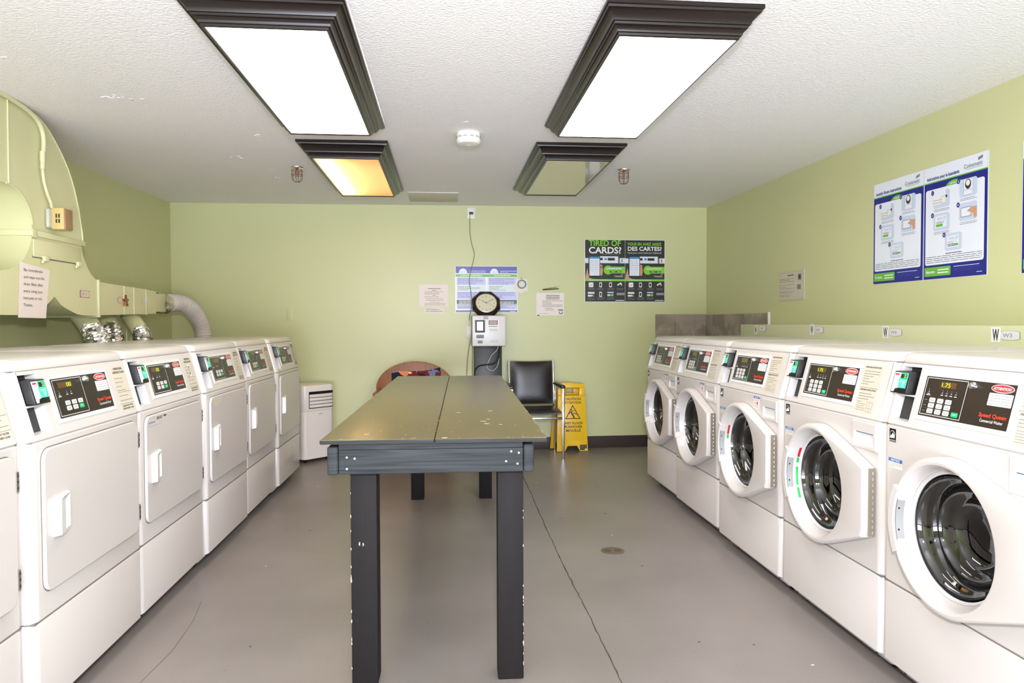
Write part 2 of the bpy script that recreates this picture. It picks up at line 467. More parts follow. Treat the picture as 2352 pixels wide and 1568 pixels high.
# ------------------------------------------------------------------ room shell
# plan corners: the far wall is very slightly out of square
YN = -3.6
def XL(y): return -2.352 - (6.30 - y) * 0.024
def XR(y): return 2.433 + (6.39 - y) * 0.019
def YBk(x): return 6.345 + 0.02 * x
def ZC(x): return 2.21 + 0.006 * x
T = 0.12
def quadslab(name, a, b, z0a, z1a, z0b, z1b, nrm, m):
    """vertical slab from plan point a to b, its face on a-b, thickness T along nrm"""
    mb = MB(); n = Vector((nrm[0], nrm[1], 0)) * T
    f = [Vector((a[0], a[1], z0a)), Vector((b[0], b[1], z0b)), Vector((b[0], b[1], z1b)), Vector((a[0], a[1], z1a))]
    mb.prism(f, n, m); return struct(mb.build(name, angle=20))
A_ = (XL(6.298), 6.298); B_ = (2.433, 6.394); Cn = (XR(YN), YN); Dn = (XL(YN), YN)
quadslab('wall_back', (A_[0] - T, A_[1]), (B_[0] + T, B_[1]), -0.1, 2.32, -0.1, 2.32, (0, 1), 'wall_green')
quadslab('wall_left', A_, Dn, -0.1, 2.3, -0.1, 2.3, (-1, 0), 'wall_green')
quadslab('wall_right', B_, Cn, -0.1, 2.3, -0.1, 2.3, (1, 0), 'wall_green')
quadslab('wall_front', (Dn[0] - T, YN), (Cn[0] + T, YN), -0.1, 2.32, -0.1, 2.32, (0, -1), 'hallway')
mb = MB(); mb.box(-2.9, 3.0, YN - 0.2, 6.7, -0.12, 0, 'floor_paint'); floor = struct(mb.build('floor'))
mb = MB()
c4 = [Vector((-2.9, YN - 0.2, ZC(-2.9))), Vector((3.0, YN - 0.2, ZC(3.0))), Vector((3.0, 6.7, ZC(3.0))), Vector((-2.9, 6.7, ZC(-2.9)))]
mb.prism(c4, (0, 0, 0.12), 'ceiling_white'); struct(mb.build('ceiling'))

# peeled patches and specks on the stippled ceiling
rnd = random.Random(21); mb = MB()
for cx_, cy_, n_, sp in ((-1.50, 3.42, 14, 0.06), (-1.33, 4.60, 5, 0.04), (-1.05, 4.05, 3, 0.03), (-1.72, 2.95, 3, 0.02), (-1.18, 5.2, 3, 0.05), (0.12, 3.72, 2, 0.02), (0.72, 2.6, 2, 0.05), (-0.05, 5.4, 3, 0.1)):
    for k in range(n_):
        x = cx_ + rnd.gauss(0, sp); y = cy_ + rnd.gauss(0, sp * .5); q = rnd.uniform(0.003, 0.012); a0 = rnd.uniform(0, 6)
        p = [Vector((x + q * rnd.uniform(.5, 1.6) * math.cos(a0 - j * PI / 3), y + q * rnd.uniform(.4, 1) * math.sin(a0 - j * PI / 3), ZC(x) - 0.0022)) for j in range(6)]
        mb.prism(p, (0, 0, 0.002), 'ceiling_white' if k % 3 else 'hatch_paint')
fl = mb.build('paint_flakes', bpy.data.objects['ceiling'])
# baseboards
ab = math.atan(0.02)
mb = MB(); mb.box(-2.36, 2.44, -0.012, 0.004, 0.001, 0.108, 'baseboard_brown', 0.003, mtx=Matrix.Translation((0, 6.345, 0)) @ Matrix.Rotation(ab, 4, 'Z'))
struct(mb.build('baseboard_back'))
mb = MB(); mb.box(-0.004, 0.012, -7.6, 0, 0.001, 0.108, 'baseboard_brown', 0.003, mtx=Matrix.Translation((XL(6.29), 6.29, 0)) @ Matrix.Rotation(-math.atan(0.024), 4, 'Z'))
struct(mb.build('baseboard_left'))

# floor crack (control joint), running along the aisle
mb = MB(); rnd = random.Random(4)
pts = [(0.556, 1.2), (0.555, 2.18), (0.557, 2.715), (0.551, 3.208), (0.556, 3.9), (0.568, 4.733), (0.57, 5.4), (0.572, 6.33)]
L = []; Rr = []
for i in range(len(pts) - 1):
    for k in range(14):
        t = k / 14; x = pts[i][0] * (1 - t) + pts[i + 1][0] * t + rnd.uniform(-0.0022, 0.0022); y = pts[i][1] * (1 - t) + pts[i + 1][1] * t
        w = rnd.uniform(0.0016, 0.0034); L.append((x - w, y, 0.0006)); Rr.append((x + w, y, 0.0006))
for i in range(len(L) - 1): mb.face([L[i], Rr[i], Rr[i + 1], L[i + 1]], 'crack')
rnd = random.Random(8)
for k in range(26):
    x = rnd.uniform(0.6, 1.3); y = rnd.uniform(1.6, 5.2)
    if k % 3 == 0: x = rnd.uniform(-1.0, -0.3)
    q = rnd.uniform(0.003, 0.007); a = rnd.uniform(0, 3)
    mb.face([(x + q * math.cos(a + j * PI / 2.5) * (1 if j % 2 else 1.6), y + q * math.sin(a + j * PI / 2.5), 0.0007) for j in range(5)], 'crack' if k % 4 else 'white_ink')
for seg in ([(-1.02, 3.0), (-0.985, 2.8), (-0.97, 2.55), (-0.99, 2.3), (-1.0, 2.2)],):
    for i in range(len(seg) - 1):
        (xa, ya), (xb, yb) = seg[i], seg[i + 1]
        mb.face([(xa - .0008, ya, .0006), (xa + .0008, ya, .0006), (xb + .0008, yb, .0006), (xb - .0008, yb, .0006)], 'crack')
crk = mb.build('floor_crack', floor)

# pipe ledge behind the washers
mb = MB(); mb.prism([Vector((2.2, 5.08, 0)), Vector((2.2, -0.5, 0)), Vector((2.2, -0.5, 1.139)), Vector((2.2, 5.08, 1.139))], (0.30, 0, 0), 'ledge_paint', 0.004)
struct(mb.build('trim_1'))
# tile splashback round the far right corner
mb = MB()
def tiles_back():
    for x0, x1 in ((1.941, 2.125), (2.129, 2.315), (2.319, 2.436)):
        p = [Vector((x0, YBk(x0) - 0.009, z)) for z in (0,)]
        for z0, z1 in ((0.82, 1.04), (1.044, 1.232)):
            mb.box(x0, x1, YBk(x0) - 0.010, YBk(x0) + 0.002, z0, z1, 'tile', 0.001, 1)
    mb.box(1.941, 2.436, 6.3855, 6.395, 0.82, 1.232, 'grout')
def tiles_right():
    ys = [6.376, 6.18, 5.984, 5.788, 5.592, 5.396, 5.20, 5.148]
    for a, bb in zip(ys[:-1], ys[1:]):
        xm = XR((a + bb) / 2)
        for z0, z1 in ((0.82, 1.03), (1.034, 1.226)):
            mb.box(xm - 0.010, xm + 0.003, bb + 0.004, a, z0, z1, 'tile', 0.001, 1)
tiles_back(); tiles_right()
struct(mb.build('trim_2'))
mb = MB(); mb.box(2.44, 2.458, 5.134, 5.144, 0.9, 1.232, 'plug_white', 0.002); struct(mb.build('trim_3'))

# ------------------------------------------------------------------ machines (shared geometry)
MW = 0.676; MD = 0.70
def outline(yf, inset=0.0, r=0.022, n=5, W=MW, D=MD):
    x0 = inset; x1 = W - inset; y0 = yf; p = []
    for k in range(n + 1):
        a = PI + (PI / 2) * k / n; p.append((x0 + r + r * math.cos(a), y0 + r + r * math.sin(a)))
    for k in range(n + 1):
        a = 1.5 * PI + (PI / 2) * k / n; p.append((x1 - r + r * math.cos(a), y0 + r + r * math.sin(a)))
    p.append((x1, D)); p.append((x0, D)); return p
FQ = 5  # index of the front edge in outline()
def levels(mb, lv, m, skip=(), cap0=True, cap1=True, **k):
    return mb.loft([[Vector((x, y, z)) for x, y in outline(yf, ins, **k)] for z, yf, ins in lv], m, True, cap0, cap1, skip)
def radial(pts, c, n):
    """distance from c to the hull polygon pts for n angles"""
    out = []
    for k in range(n):
        a = 2 * PI * k / n; d = Vector((math.cos(a), math.sin(a))); best = 0
        for i in range(len(pts)):
            p = Vector(pts[i]) - Vector(c); q = Vector(pts[(i + 1) % len(pts)]) - Vector(c); e = q - p
            den = d.x * e.y - d.y * e.x
            if abs(den) < 1e-9: continue
            t = (p.x * e.y - p.y * e.x) / den; u = (p.x * d.y - p.y * d.x) / den
            if t > 0 and -1e-6 <= u <= 1 + 1e-6: best = max(best, t)
        out.append(best)
    return out
def hull(pts):
    pts = sorted(set(pts)); lo = []; up = []
    for seq, acc in ((pts, lo), (pts[::-1], up)):
        for p in seq:
            while len(acc) > 1 and (acc[-1][0] - acc[-2][0]) * (p[1] - acc[-2][1]) - (acc[-1][1] - acc[-2][1]) * (p[0] - acc[-2][0]) <= 0: acc.pop()
            acc.append(p)
    return lo[:-1] + up[:-1]

CZ0, CZ1 = 0.834, 1.022; CSET = 0.050                    # console from z 0.834 to 1.022 leaning back 5 cm
SL = Vector((0, CSET, CZ1 - CZ0)).normalized()
def cy(z): return 0.001 + (z - CZ0) / (CZ1 - CZ0) * CSET
def console_art(base=0.0): return Art((0, cy(CZ0), CZ0), (1, 0, 0), SL, base=base)

def body_common(root, kind):
    # kick panel
    mb = MB()
    levels(mb, [(0.070, 0.004, 0.002), (0.074, 0.0, 0.0), (0.318, 0.0, 0.0), (0.324, 0.004, 0.002)], 'enamel')
    kp = mb.build('kick_panel', root)
    mb = MB()
    levels(mb, [(0.026, 0.055, 0.012), (0.069, 0.012, 0.006)], 'plastic_white')
    for x in (0.07, MW - 0.07):
        mb.lathe([(0.008, 0), (0.008, 0.004), (0.003, 0.005)], 'matte_dark', (x, 0.034, 0.05), 'y', 12, cap1=True)
    mb.build('base_rail', root)
    for x in (0.06, MW - 0.06):
        for y in (0.10, MD - 0.06):
            mb = MB(); mb.lathe([(0.018, 0.0), (0.02, 0.01), (0.012, 0.012), (0.012, 0.03)], 'black', (x, y, 0), 'z', 14, cap0=True, cap1=True); mb.build('foot', root)
    # dark liner between panels and cabinet sides
    mb = MB()
    mb.box(0.006, MW - 0.006, 0.30, MD - 0.002, 0.03, 1.02, 'enamel')
    for z0_, z1_, yy0 in ((0.3235, 0.3285, 0.004), (0.8275, 0.8290, 0.006), (1.0235, 1.0265, CSET + 0.006)):
        mb.box(0.004, MW - 0.004, yy0, 0.31, z0_, z1_, 'seam_grey')
    mb.build('cabinet', root)
    # lid
    mb = MB()
    f = cy(1.024)
    levels(mb, [(1.0255, f + 0.002, 0.001), (1.030, f + 0.001, 0.0), (1.045, f + 0.006, 0.0), (1.053, f + 0.013, 0.004), (1.0575, f + 0.026, 0.012), (1.059, f + 0.05, 0.03)], 'enamel', r=0.03)
    mb.build('lid', root)
    # console housing with the payment recess
    mb = MB()
    lv = [(0.828, 0.006, 0.003), (CZ0, 0.000, 0.0), (CZ1, cy(CZ1), 0.0), (1.0245, cy(CZ1) + 0.004, 0.002)]
    rings = [[Vector((x, y, z)) for x, y in outline(yf, ins)] for z, yf, ins in lv]
    mb.loft(rings[:2], 'enamel', True, True, False); mb.loft(rings[2:], 'enamel', True, False, True)
    mb.loft([rings[1], rings[2]], 'enamel', True, skip=(FQ,))
    h = (0.010, 0.114, 0.848, 1.014); xs = [0.022, h[1], MW - 0.022]
    zs = [CZ0, h[2], h[3], CZ1]
    def q(x0, x1, z0, z1, m='enamel'): mb.face([(x0, cy(z0) - 0.001, z0), (x1, cy(z0) - 0.001, z0), (x1, cy(z1) - 0.001, z1), (x0, cy(z1) - 0.001, z1)], m)
    h0 = 0.022
    q(h0, MW - 0.022, zs[0], zs[1]); q(h0, MW - 0.022, zs[2], zs[3]); q(h[1], MW - 0.022, zs[1], zs[2])
    hd = 0.034
    a = cy(h[2]) - .001; b_ = cy(h[3]) - .001; yb = a + hd
    x0, x1 = h0 , h[1]
    mb.face([(x0, a, h[2]), (x0, yb, h[2]), (x0, (b_ + hd), h[3]), (x0, b_, h[3])], 'plastic_white')
    mb.face([(x1, a, h[2]), (x1, b_, h[3]), (x1, (b_ + hd), h[3]), (x1, yb, h[2])], 'plastic_white')
    mb.face([(x0, a, h[2]), (x1, a, h[2]), (x1, yb, h[2]), (x0, yb, h[2])], 'plastic_white')
    mb.face([(x0, b_, h[3]), (x0, (b_ + hd), h[3]), (x1, (b_ + hd), h[3]), (x1, b_, h[3])], 'plastic_white')
    mb.face([(x0, yb, h[2]), (x1, yb, h[2]), (x1, (b_ + hd), h[3]), (x0, (b_ + hd), h[3])], 'matte_dark')
    cons = mb.build('console', root, recalc=False)
    # recess shelf
    mb = MB(); mb.box(x0 + .001, x1 - .001, cy(0.926) - 0.004, cy(0.926) + 0.032, 0.924, 0.929, 'plastic_white', 0.001, 1); mb.build('recess_shelf', cons)
    # instruction label
    ux = 0.503 if kind == 'w' else 0.550
    A = console_art(); A.rrect(ux, 0.012, ux + 0.108, 0.182, 0.004, 'grey_ink', 1); A.rrect(ux + .0015, 0.0135, ux + 0.1065, 0.1805, 0.003, 'label_beige', 2)
    if kind == 'w':
        A.text('OPERATING INSTRUCTIONS', ux + 0.054, 0.169, 0.0052, 'dark_ink', 3, w=0.088, align='c', bold=True)
        A.lines(ux + 0.010, ux + 0.098, 0.162, 0.108, 6, 'grey_ink', 3, 3, 0.22, 0.3)
        A.rect(ux + .002, 0.0995, ux + 0.106, 0.1003, 'dark_ink', 3)
        A.text('DISPENSER INSTRUCTIONS', ux + 0.054, 0.090, 0.0052, 'dark_ink', 3, w=0.088, align='c', bold=True)
        A.lines(ux + 0.010, ux + 0.098, 0.084, 0.056, 3, 'grey_ink', 3, 5, 0.22, 0.3)
        A.lines(ux + 0.010, ux + 0.062, 0.054, 0.018, 5, 'grey_ink', 3, 7, 0.2, 0.3)
        A.frame(ux + 0.068, 0.018, ux + 0.098, 0.052, 0.0008, 'grey_ink', 3); A.rect(ux + 0.082, 0.018, ux + .0828, 0.052, 'grey_ink', 3)
        A.rect(ux + 0.068, 0.03, ux + .098, 0.0308, 'grey_ink', 3)
    else:
        A.text('OPERATING', ux + 0.054, 0.164, 0.0075, 'dark_ink', 3, w=0.066, align='c', bold=True)
        A.text('INSTRUCTIONS', ux + 0.054, 0.151, 0.0075, 'dark_ink', 3, w=0.082, align='c', bold=True)
        A.lines(ux + 0.010, ux + 0.07, 0.140, 0.082, 4, 'grey_ink', 3, 3, 0.14, 0.4)
        for yy in (0.082, 0.040): A.rect(ux + .008, yy, ux + 0.104, yy + 0.0008, 'dark_ink', 3)
        A.lines(ux + 0.010, ux + 0.1, 0.078, 0.044, 2, 'grey_ink', 3, 5, 0.12, 0.5)
        A.text('CLEAN LINT FILTER', ux + 0.054, 0.030, 0.0055, 'dark_ink', 3, w=0.078, align='c', bold=True)
        A.text('BEFORE EVERY LOAD', ux + 0.054, 0.020, 0.0055, 'dark_ink', 3, w=0.08, align='c', bold=True)
    A.build('instruction_label', cons)
    # control panel
    px = 0.150 if kind == 'w' else 0.165
    A = console_art(); A.rrect(px - .014, 0.028, px + 0.350, 0.176, 0.005, 'grey_ink', 0.5)
    o = A.o; A.mb.box(px - .0132, px + 0.3492, 0, 0, 0, 0, 'plastic_white') if False else None
    fr = [A.P(px - .013, 0.029, 0), A.P(px + .349, 0.029, 0), A.P(px + .349, 0.175, 0), A.P(px - .013, 0.175, 0)]
    A.mb.prism(fr, A.n * 0.0035, 'plastic_white'); A.base = 0.0035
    A.rect(px, 0.042, px + 0.336, 0.163, 'panel_black', 1)
    A.frame(px + .006, 0.047, px + 0.170, 0.159, 0.0016, 'white_ink', 2)
    A.rect(px + (0.065 if kind == 'w' else 0.03), 0.132, px + (0.128 if kind == 'w' else 0.112), 0.150, 'lcd_brown', 2)
    for i, xx in enumerate((0.024, 0.080, 0.098, 0.116, 0.134) if kind == 'w' else (0.028, 0.070, 0.094)):
        A.rect(px + xx - .001, 0.1235, px + xx + .001, 0.1245, 'white_ink', 2)
        A.poly([(px + xx - .004, 0.115), (px + xx + .004, 0.115), (px + xx + .001, 0.1215)], 'grey_ink', 2)
        A.rect(px + xx - .005, 0.1095, px + xx + .005, 0.1115, 'white_ink', 2)
        if i == 0: A.rect(px + xx - .009, 0.1055, px + xx + .009, 0.1075, 'white_ink', 2)
    if kind == 'w':
        for r_ in range(3):
            for c_ in range(3):
                kx = px + 0.034 + c_ * 0.033; ky = 0.086 - r_ * 0.0165
                A.rrect(kx, ky, kx + 0.025, ky + 0.0135, 0.003, 'key_white', 2); A.rect(kx + .005, ky + .0045, kx + .02, ky + .0062, 'grey_ink', 3); A.rect(kx + .007, ky + .0082, kx + .018, ky + .0094, 'grey_ink', 3)
            A.rect(px + 0.014, 0.0835 - r_ * 0.0165, px + 0.13, 0.0839 - r_ * 0.0165, 'grey_ink', 2)
            A.rect(px + 0.014, 0.0905 - r_ * 0.0165, px + 0.026, 0.0925 - r_ * 0.0165, 'grey_ink', 2)
        A.rrect(px + 0.134, 0.053, px + 0.160, 0.0665, 0.003, 'key_green', 2); A.text('START', px + .147, 0.058, .004, 'white_ink', 3, align='c')
    else:
        for r_ in range(2):
            for c_ in range(3):
                kx = px + 0.046 + c_ * 0.037; ky = 0.078 - r_ * 0.0165; g = (r_ == 1 and c_ == 2)
                A.rrect(kx, ky, kx + 0.028, ky + 0.0135, 0.003, 'key_green' if g else 'key_white', 2)
                if g: A.text('START', kx + .014, ky + .005, .0035, 'white_ink', 3, align='c')
                else: A.rect(kx + .006, ky + .0045, kx + .022, ky + .0062, 'grey_ink', 3); A.rect(kx + .006, ky + .0082, kx + .022, ky + .0094, 'grey_ink', 3)
    ax = px + 0.292
    A.ell(ax, 0.1495, 0.0385, 0.0115, 'white_ink', 2, 28); A.ell(ax, 0.1495, 0.0365, 0.0095, 'red_ink', 3, 28)
    A.text('ATTENTION', ax, 0.1455, 0.0072, 'white_ink', 4, w=0.058, align='c', bold=True)
    A.rrect(px + 0.252, 0.102, px + 0.332, 0.136, 0.002, 'white_ink', 2)
    A.lines(px + .257, px + .328, 0.134, 0.104, 4, 'grey_ink', 3, 9, 0.2, 0.8)
    A.text('Speed Queen', px + 0.281, 0.0695, 0.0105, 'orange_red', 3, w=0.093, align='c', bold=True)
    A.rrect(px + 0.2345, 0.0695 - .0012, px + 0.3275, 0.0785, 0.002, 'orange_red', 2) if kind == 'x' else None
    A.text('Commercial Washer' if kind == 'w' else 'Commercial Dryer', px + 0.281, 0.0555, 0.008, 'white_ink', 3, w=0.078, align='c')
    cpn = A.build('control_panel', cons)
    mb = MB(); c = Vector((px + 0.192, 0, 0)); oo = A.P(px + 0.192, 0.148, 0)
    t = bmesh.new(); bmesh.ops.create_cone(t, cap_ends=True, segments=18, radius1=0.0115, radius2=0.0095, depth=0.010)
    mb.add(t, 'chrome', Matrix.Translation(oo + A.n * 0.005) @ A.n.to_track_quat('Z', 'Y').to_matrix().to_4x4())
    t = bmesh.new(); bmesh.ops.create_cone(t, cap_ends=True, segments=14, radius1=0.006, radius2=0.005, depth=0.004)
    mb.add(t, 'steel', Matrix.Translation(oo + A.n * 0.012) @ A.n.to_track_quat('Z', 'Y').to_matrix().to_4x4())
    mb.build('key_lock', cons)
    # payment reader: black body, sloping face printed white and teal
    mb = MB()
    rx0, rx1 = 0.026, 0.102
    yf0, yf1 = cy(0.93) - 0.026, cy(1.0) - 0.026; z0, z1 = 0.9325, 1.000
    P8 = [(rx0, yf0, z0), (rx1, yf0, z0), (rx1, yf1, z1), (rx0, yf1, z1)]
    mb.prism([Vector(p) for p in P8], (0, 0.052, 0), 'black', 0.003)
    rd = mb.build('card_reader', cons)
    A = Art(((rx0 + rx1) / 2 - 0.036, yf0, z0), (1, 0, 0), (0, yf1 - yf0, z1 - z0)); hh = math.hypot(yf1 - yf0, z1 - z0)
    A.poly([(0.003, 0.004), (0.016, 0.004), (0.020, 0.014), (0.034, 0.017), (0.034, hh - .004), (0.003, hh - .004)], 'poster_white', 1)
    A.poly([(0.032, 0.017), (0.069, 0.017), (0.069, hh - .004), (0.034, hh - .004), (0.029, 0.042)], 'teal', 2)
    A.text('WASCO', 0.006, hh - .013, 0.0055, 'red_ink', 3, w=0.02, bold=True) if False else A.rect(0.007, hh - .013, 0.026, hh - .008, 'red_ink', 3)
    A.rect(0.013, hh - .02, .015, hh - .018, 'dark_ink', 3); A.rect(0.021, hh - .02, .023, hh - .018, 'dark_ink', 3)
    A.rect(0.007, hh - .027, 0.027, hh - .0262, 'grey_ink', 3)
    A.rect(0.036, hh - .022, 0.062, hh - .008, 'panel_black', 3)
    A.text('2', 0.050, hh - .020, 0.010, 'lcd_bright', 4, w=0.010, bold=True)
    A.rect(0.035, hh - .030, 0.066, hh - .029, 'poster_white', 3); A.rect(0.036, hh - .034, 0.062, hh - .033, 'poster_white', 3)
    for r0 in (0.006, 0.010, 0.014):
        for k in range(6):
            a0 = math.radians(-50 + k * 16.7); a1 = math.radians(-50 + (k + 1) * 16.7)
            A.line(0.044 + r0 * math.cos(a0), 0.028 + r0 * math.sin(a0), 0.044 + r0 * math.cos(a1), 0.028 + r0 * math.sin(a1), 0.0012, 'poster_white', 3)
    A.build('reader_face', cons)
    return cons

def digits(cons, kind, txt, m):
    px = 0.150 if kind == 'w' else 0.165
    A = console_art(0.0035)
    if txt: A.text(txt, px + (0.072 if kind == 'w' else 0.078), 0.1345, 0.0125, m, 4, w=0.034 if kind == 'w' else 0.026)
    else: A.rect(px + 0.062, 0.130, px + 0.130, 0.152, 'lcd_off', 3); 
    A.build('display_digits', cons)

def make_washer():
    root = thing('washing_machine', 'w', 'washing machine')
    cons = body_common(root, 'w')
    cc = (0.322, 0.557); n = 72
    # front panel with the round opening
    mb = MB()
    mb.loft([[Vector((x, y, z)) for x, y in outline(yf, ins)] for z, yf, ins in [(0.328, 0.004, 0.002), (0.333, 0.0, 0.0)]], 'enamel', True, True, False)
    mb.loft([[Vector((x, y, z)) for x, y in outline(yf, ins)] for z, yf, ins in [(0.824, 0.0, 0.0), (0.828, 0.004, 0.002)]], 'enamel', True, False, True)
    mb.loft([[Vector((x, y, z)) for x, y in outline(0.0, 0.0)] for z in (0.333, 0.824)], 'enamel', True, skip=(FQ,))
    rect = [(0.022, 0.333), (MW - 0.022, 0.333), (MW - 0.022, 0.824), (0.022, 0.824)]
    R1 = radial(rect, cc, n)
    # include the exact corners by snapping the nearest angles
    ring = [[cc[0] + R1[k] * math.cos(2 * PI * k / n), cc[1] + R1[k] * math.sin(2 * PI * k / n)] for k in range(n)]
    for c in rect:
        k = min(range(n), key=lambda q: (ring[q][0] - c[0]) ** 2 + (ring[q][1] - c[1]) ** 2); ring[k] = [c[0], c[1]]
    def circ(r, y): return [Vector((cc[0] + r * math.cos(2 * PI * k / n), y, cc[1] + r * math.sin(2 * PI * k / n))) for k in range(n)]
    mb.loft([[Vector((x, 0.0, z)) for x, z in ring], circ(0.186, 0.0), circ(0.184, 0.05)], 'enamel')
    fp = mb.build('front_panel', root)
    # drum behind the door
    mb = MB()
    prof = [(0.184, 0.052)]
    for k in range(3): prof += [(0.205, 0.08 + k * 0.07), (0.200, 0.10 + k * 0.07)]
    prof += [(0.19, 0.29), (0.08, 0.295), (0.001, 0.28)]
    mb.lathe(prof, 'drum_metal', (cc[0], 0, cc[1]), 'y', 48)
    for k in range(3):
        a = 2 * PI * k / 3 + 0.5; e = Vector((math.cos(a), 0, math.sin(a))); t = Vector((-math.sin(a), 0, math.cos(a)))
        o = Vector((cc[0], 0.08, cc[1])) + e * 0.2
        mb.prism([o - t * 0.03, o - e * 0.05, o + t * 0.03], (0, 0.2, 0), 'drum_metal', 0.006)
    mb.build('drum', root)
    # door
    circ_pts = [(cc[0] + 0.221 * math.cos(2 * PI * k / 90), cc[1] + 0.221 * math.sin(2 * PI * k / 90)) for k in range(90)]
    hp = hull([(round(a, 5), round(b, 5)) for a, b in circ_pts] + [(0.642, 0.448), (0.642, 0.676)])
    RO = radial(hp, cc, n)
    def ho(sc, y, d=0.0): return [Vector((cc[0] + (RO[k] * sc - d) * math.cos(2 * PI * k / n), y, cc[1] + (RO[k] * sc - d) * math.sin(2 * PI * k / n))) for k in range(n)]
    mb = MB()
    mb.loft([ho(1, -0.004), ho(1, -0.030), ho(1, -0.040, 0.002), ho(1, -0.046, 0.007), circ(0.206, -0.048), circ(0.199, -0.046), circ(0.187, -0.022), circ(0.180, 0.000), circ(0.179, 0.006)], 'enamel')
    mb.loft([ho(1, -0.004), circ(0.18, -0.003)], 'enamel')
    door = mb.build('door', root, angle=28)
    mb = MB()
    mb.lathe([(0.1798, -0.004), (0.178, -0.006), (0.1775, 0.0), (0.1755, -0.002), (0.175, 0.004), (0.1715, 0.004)], 'plastic_white', (cc[0], 0, cc[1]), 'y', 64)
    mb.build('window_ring', door)
    mb = MB()
    mb.lathe([(0.1725, 0.003), (0.170, 0.012), (0.164, 0.022), (0.156, 0.030), (0.147, 0.034), (0.141, 0.040), (0.137, 0.052), (0.130, 0.064), (0.118, 0.073), (0.106, 0.077), (0.100, 0.083), (0.092, 0.092), (0.074, 0.100), (0.045, 0.104), (0.0005, 0.105)], 'door_glass', (cc[0], 0, cc[1]), 'y', 64)
    mb.build('door_glass', door, angle=60)
    mb = MB()
    mb.box(0.6425, 0.6465, -0.027, -0.003, 0.450, 0.675, 'hinge_tan', 0.001, 1)
    for k in range(11): mb.lathe([(0.0035, 0), (0.0035, 0.010)], 'steel', (0.6455, -0.013, 0.457 + k * 0.0197), 'z', 10, True, True)
    mb.build('hinge', door)
    # latch grip on the free side
    mb = MB()
    def arc(r, y, a0, a1, k=10): return [Vector((cc[0] + r * math.cos(math.radians(a0 + (a1 - a0) * i / k)), y, cc[1] + r * math.sin(math.radians(a0 + (a1 - a0) * i / k)))) for i in range(k + 1)]
    mb.loft([arc(0.2212, -0.038, 152, 208), arc(0.2212, -0.049, 152, 208), arc(0.2185, -0.0525, 152, 208), arc(0.196, -0.0525, 152, 208), arc(0.194, -0.049, 152, 208), arc(0.184, -0.014, 152, 208)], 'enamel', closed=False)
    for aa in (152, 208):
        mb.face([arc(r, y, aa, aa, 1)[0] for r, y in ((0.2212, -0.038), (0.2212, -0.049), (0.2185, -0.0525), (0.196, -0.0525), (0.194, -0.049), (0.184, -0.014))], 'enamel')
    g = mb.build('latch_grip', door, recalc=True)
    mb = MB()
    mb.loft([arc(0.1912, -0.0442, 162, 198), arc(0.1856, -0.024, 162, 198)], 'rubber_grey', closed=False)
    mb.loft([arc(0.1922, -0.0470, 161, 199), arc(0.1914, -0.0443, 161, 199)], 'seam_grey', closed=False)
    for aa in (170, 190):
        p = arc(0.1895, -0.036, aa, aa, 1)[0]; mb.lathe([(0.003, 0), (0.003, -0.004)], 'matte_dark', p, 'y', 8, cap1=True)
    mb.build('strike_plate', door)
    # detergent drawer with pocket grip
    mb = MB(); x0, x1, z0, z1 = 0.512, 0.650, 0.728, 0.820; hx0, hx1, hz0, hz1 = 0.526, 0.636, 0.740, 0.784; yf = -0.007
    def q4(a, b_, c, d, m='enamel'): mb.face([a, b_, c, d], m)
    def fr(x0, x1, z0, z1, y): mb.face([(x0, y, z0), (x1, y, z0), (x1, y, z1), (x0, y, z1)], 'enamel')
    e = 0.004
    fr(x0 + e, hx0, z0 + e, z1 - e, yf); fr(hx1, x1 - e, z0 + e, z1 - e, yf); fr(hx0, hx1, z0 + e, hz0, yf); fr(hx0, hx1, hz1, z1 - e, yf)
    o4 = [(x0, z0), (x1, z0), (x1, z1), (x0, z1)]; i4 = [(x0 + e, z0 + e), (x1 - e, z0 + e), (x1 - e, z1 - e), (x0 + e, z1 - e)]
    mb.loft([[Vector((x, -0.0003, z)) for x, z in o4], [Vector((x, yf + e * .6, z)) for x, z in o4], [Vector((x, yf, z)) for x, z in i4]], 'enamel')
    pk = [(hx0, hz0), (hx1, hz0), (hx1, hz1), (hx0, hz1)]
    mb.loft([[Vector((x, yf, z)) for x, z in pk], [Vector((hx0 + .01, -.0012, hz0 + .012)), Vector((hx1 - .01, -.0012, hz0 + .012)), Vector((hx1 - .004, -0.0012, hz1)), Vector((hx0 + .004, -0.0012, hz1))]], 'plastic_white')
    mb.face([(hx0 + .01, -.0012, hz0 + .012), (hx1 - .01, -.0012, hz0 + .012), (hx1 - .004, -0.0012, hz1), (hx0 + .004, -0.0012, hz1)], 'plastic_white')
    mb.face([(hx0 + .006, -.0018, hz1 - .004), (hx1 - .006, -.0018, hz1 - .004), (hx1 - .006, -0.0018, hz1 - .001), (hx0 + .006, -0.0018, hz1 - .001)], 'blue_ink')
    mb.build('detergent_drawer', root)
    # energy label and notice sticker
    A = Art((0, 0, 0)); A.rect(0.030, 0.776, 0.062, 0.818, 'black', 1); A.ell(0.046, 0.800, 0.012, 0.012, 'white_ink', 2, 20); A.ell(0.046, 0.800, 0.0105, 0.0105, 'black', 3, 20)
    A.poly([(0.034, 0.793), (0.042, 0.798), (0.050, 0.806), (0.056, 0.797), (0.058, 0.789), (0.034, 0.788)], 'white_ink', 4)
    A.rect(0.031, 0.7775, 0.061, 0.7835, 'grey_ink', 2)
    A.build('energy_label', root)
    A = Art((0, 0, 0)); A.rect(0.028, 0.694, 0.094, 0.724, 'paper', 1); A.rect(0.028, 0.714, 0.094, 0.725, 'blue_ink', 2)
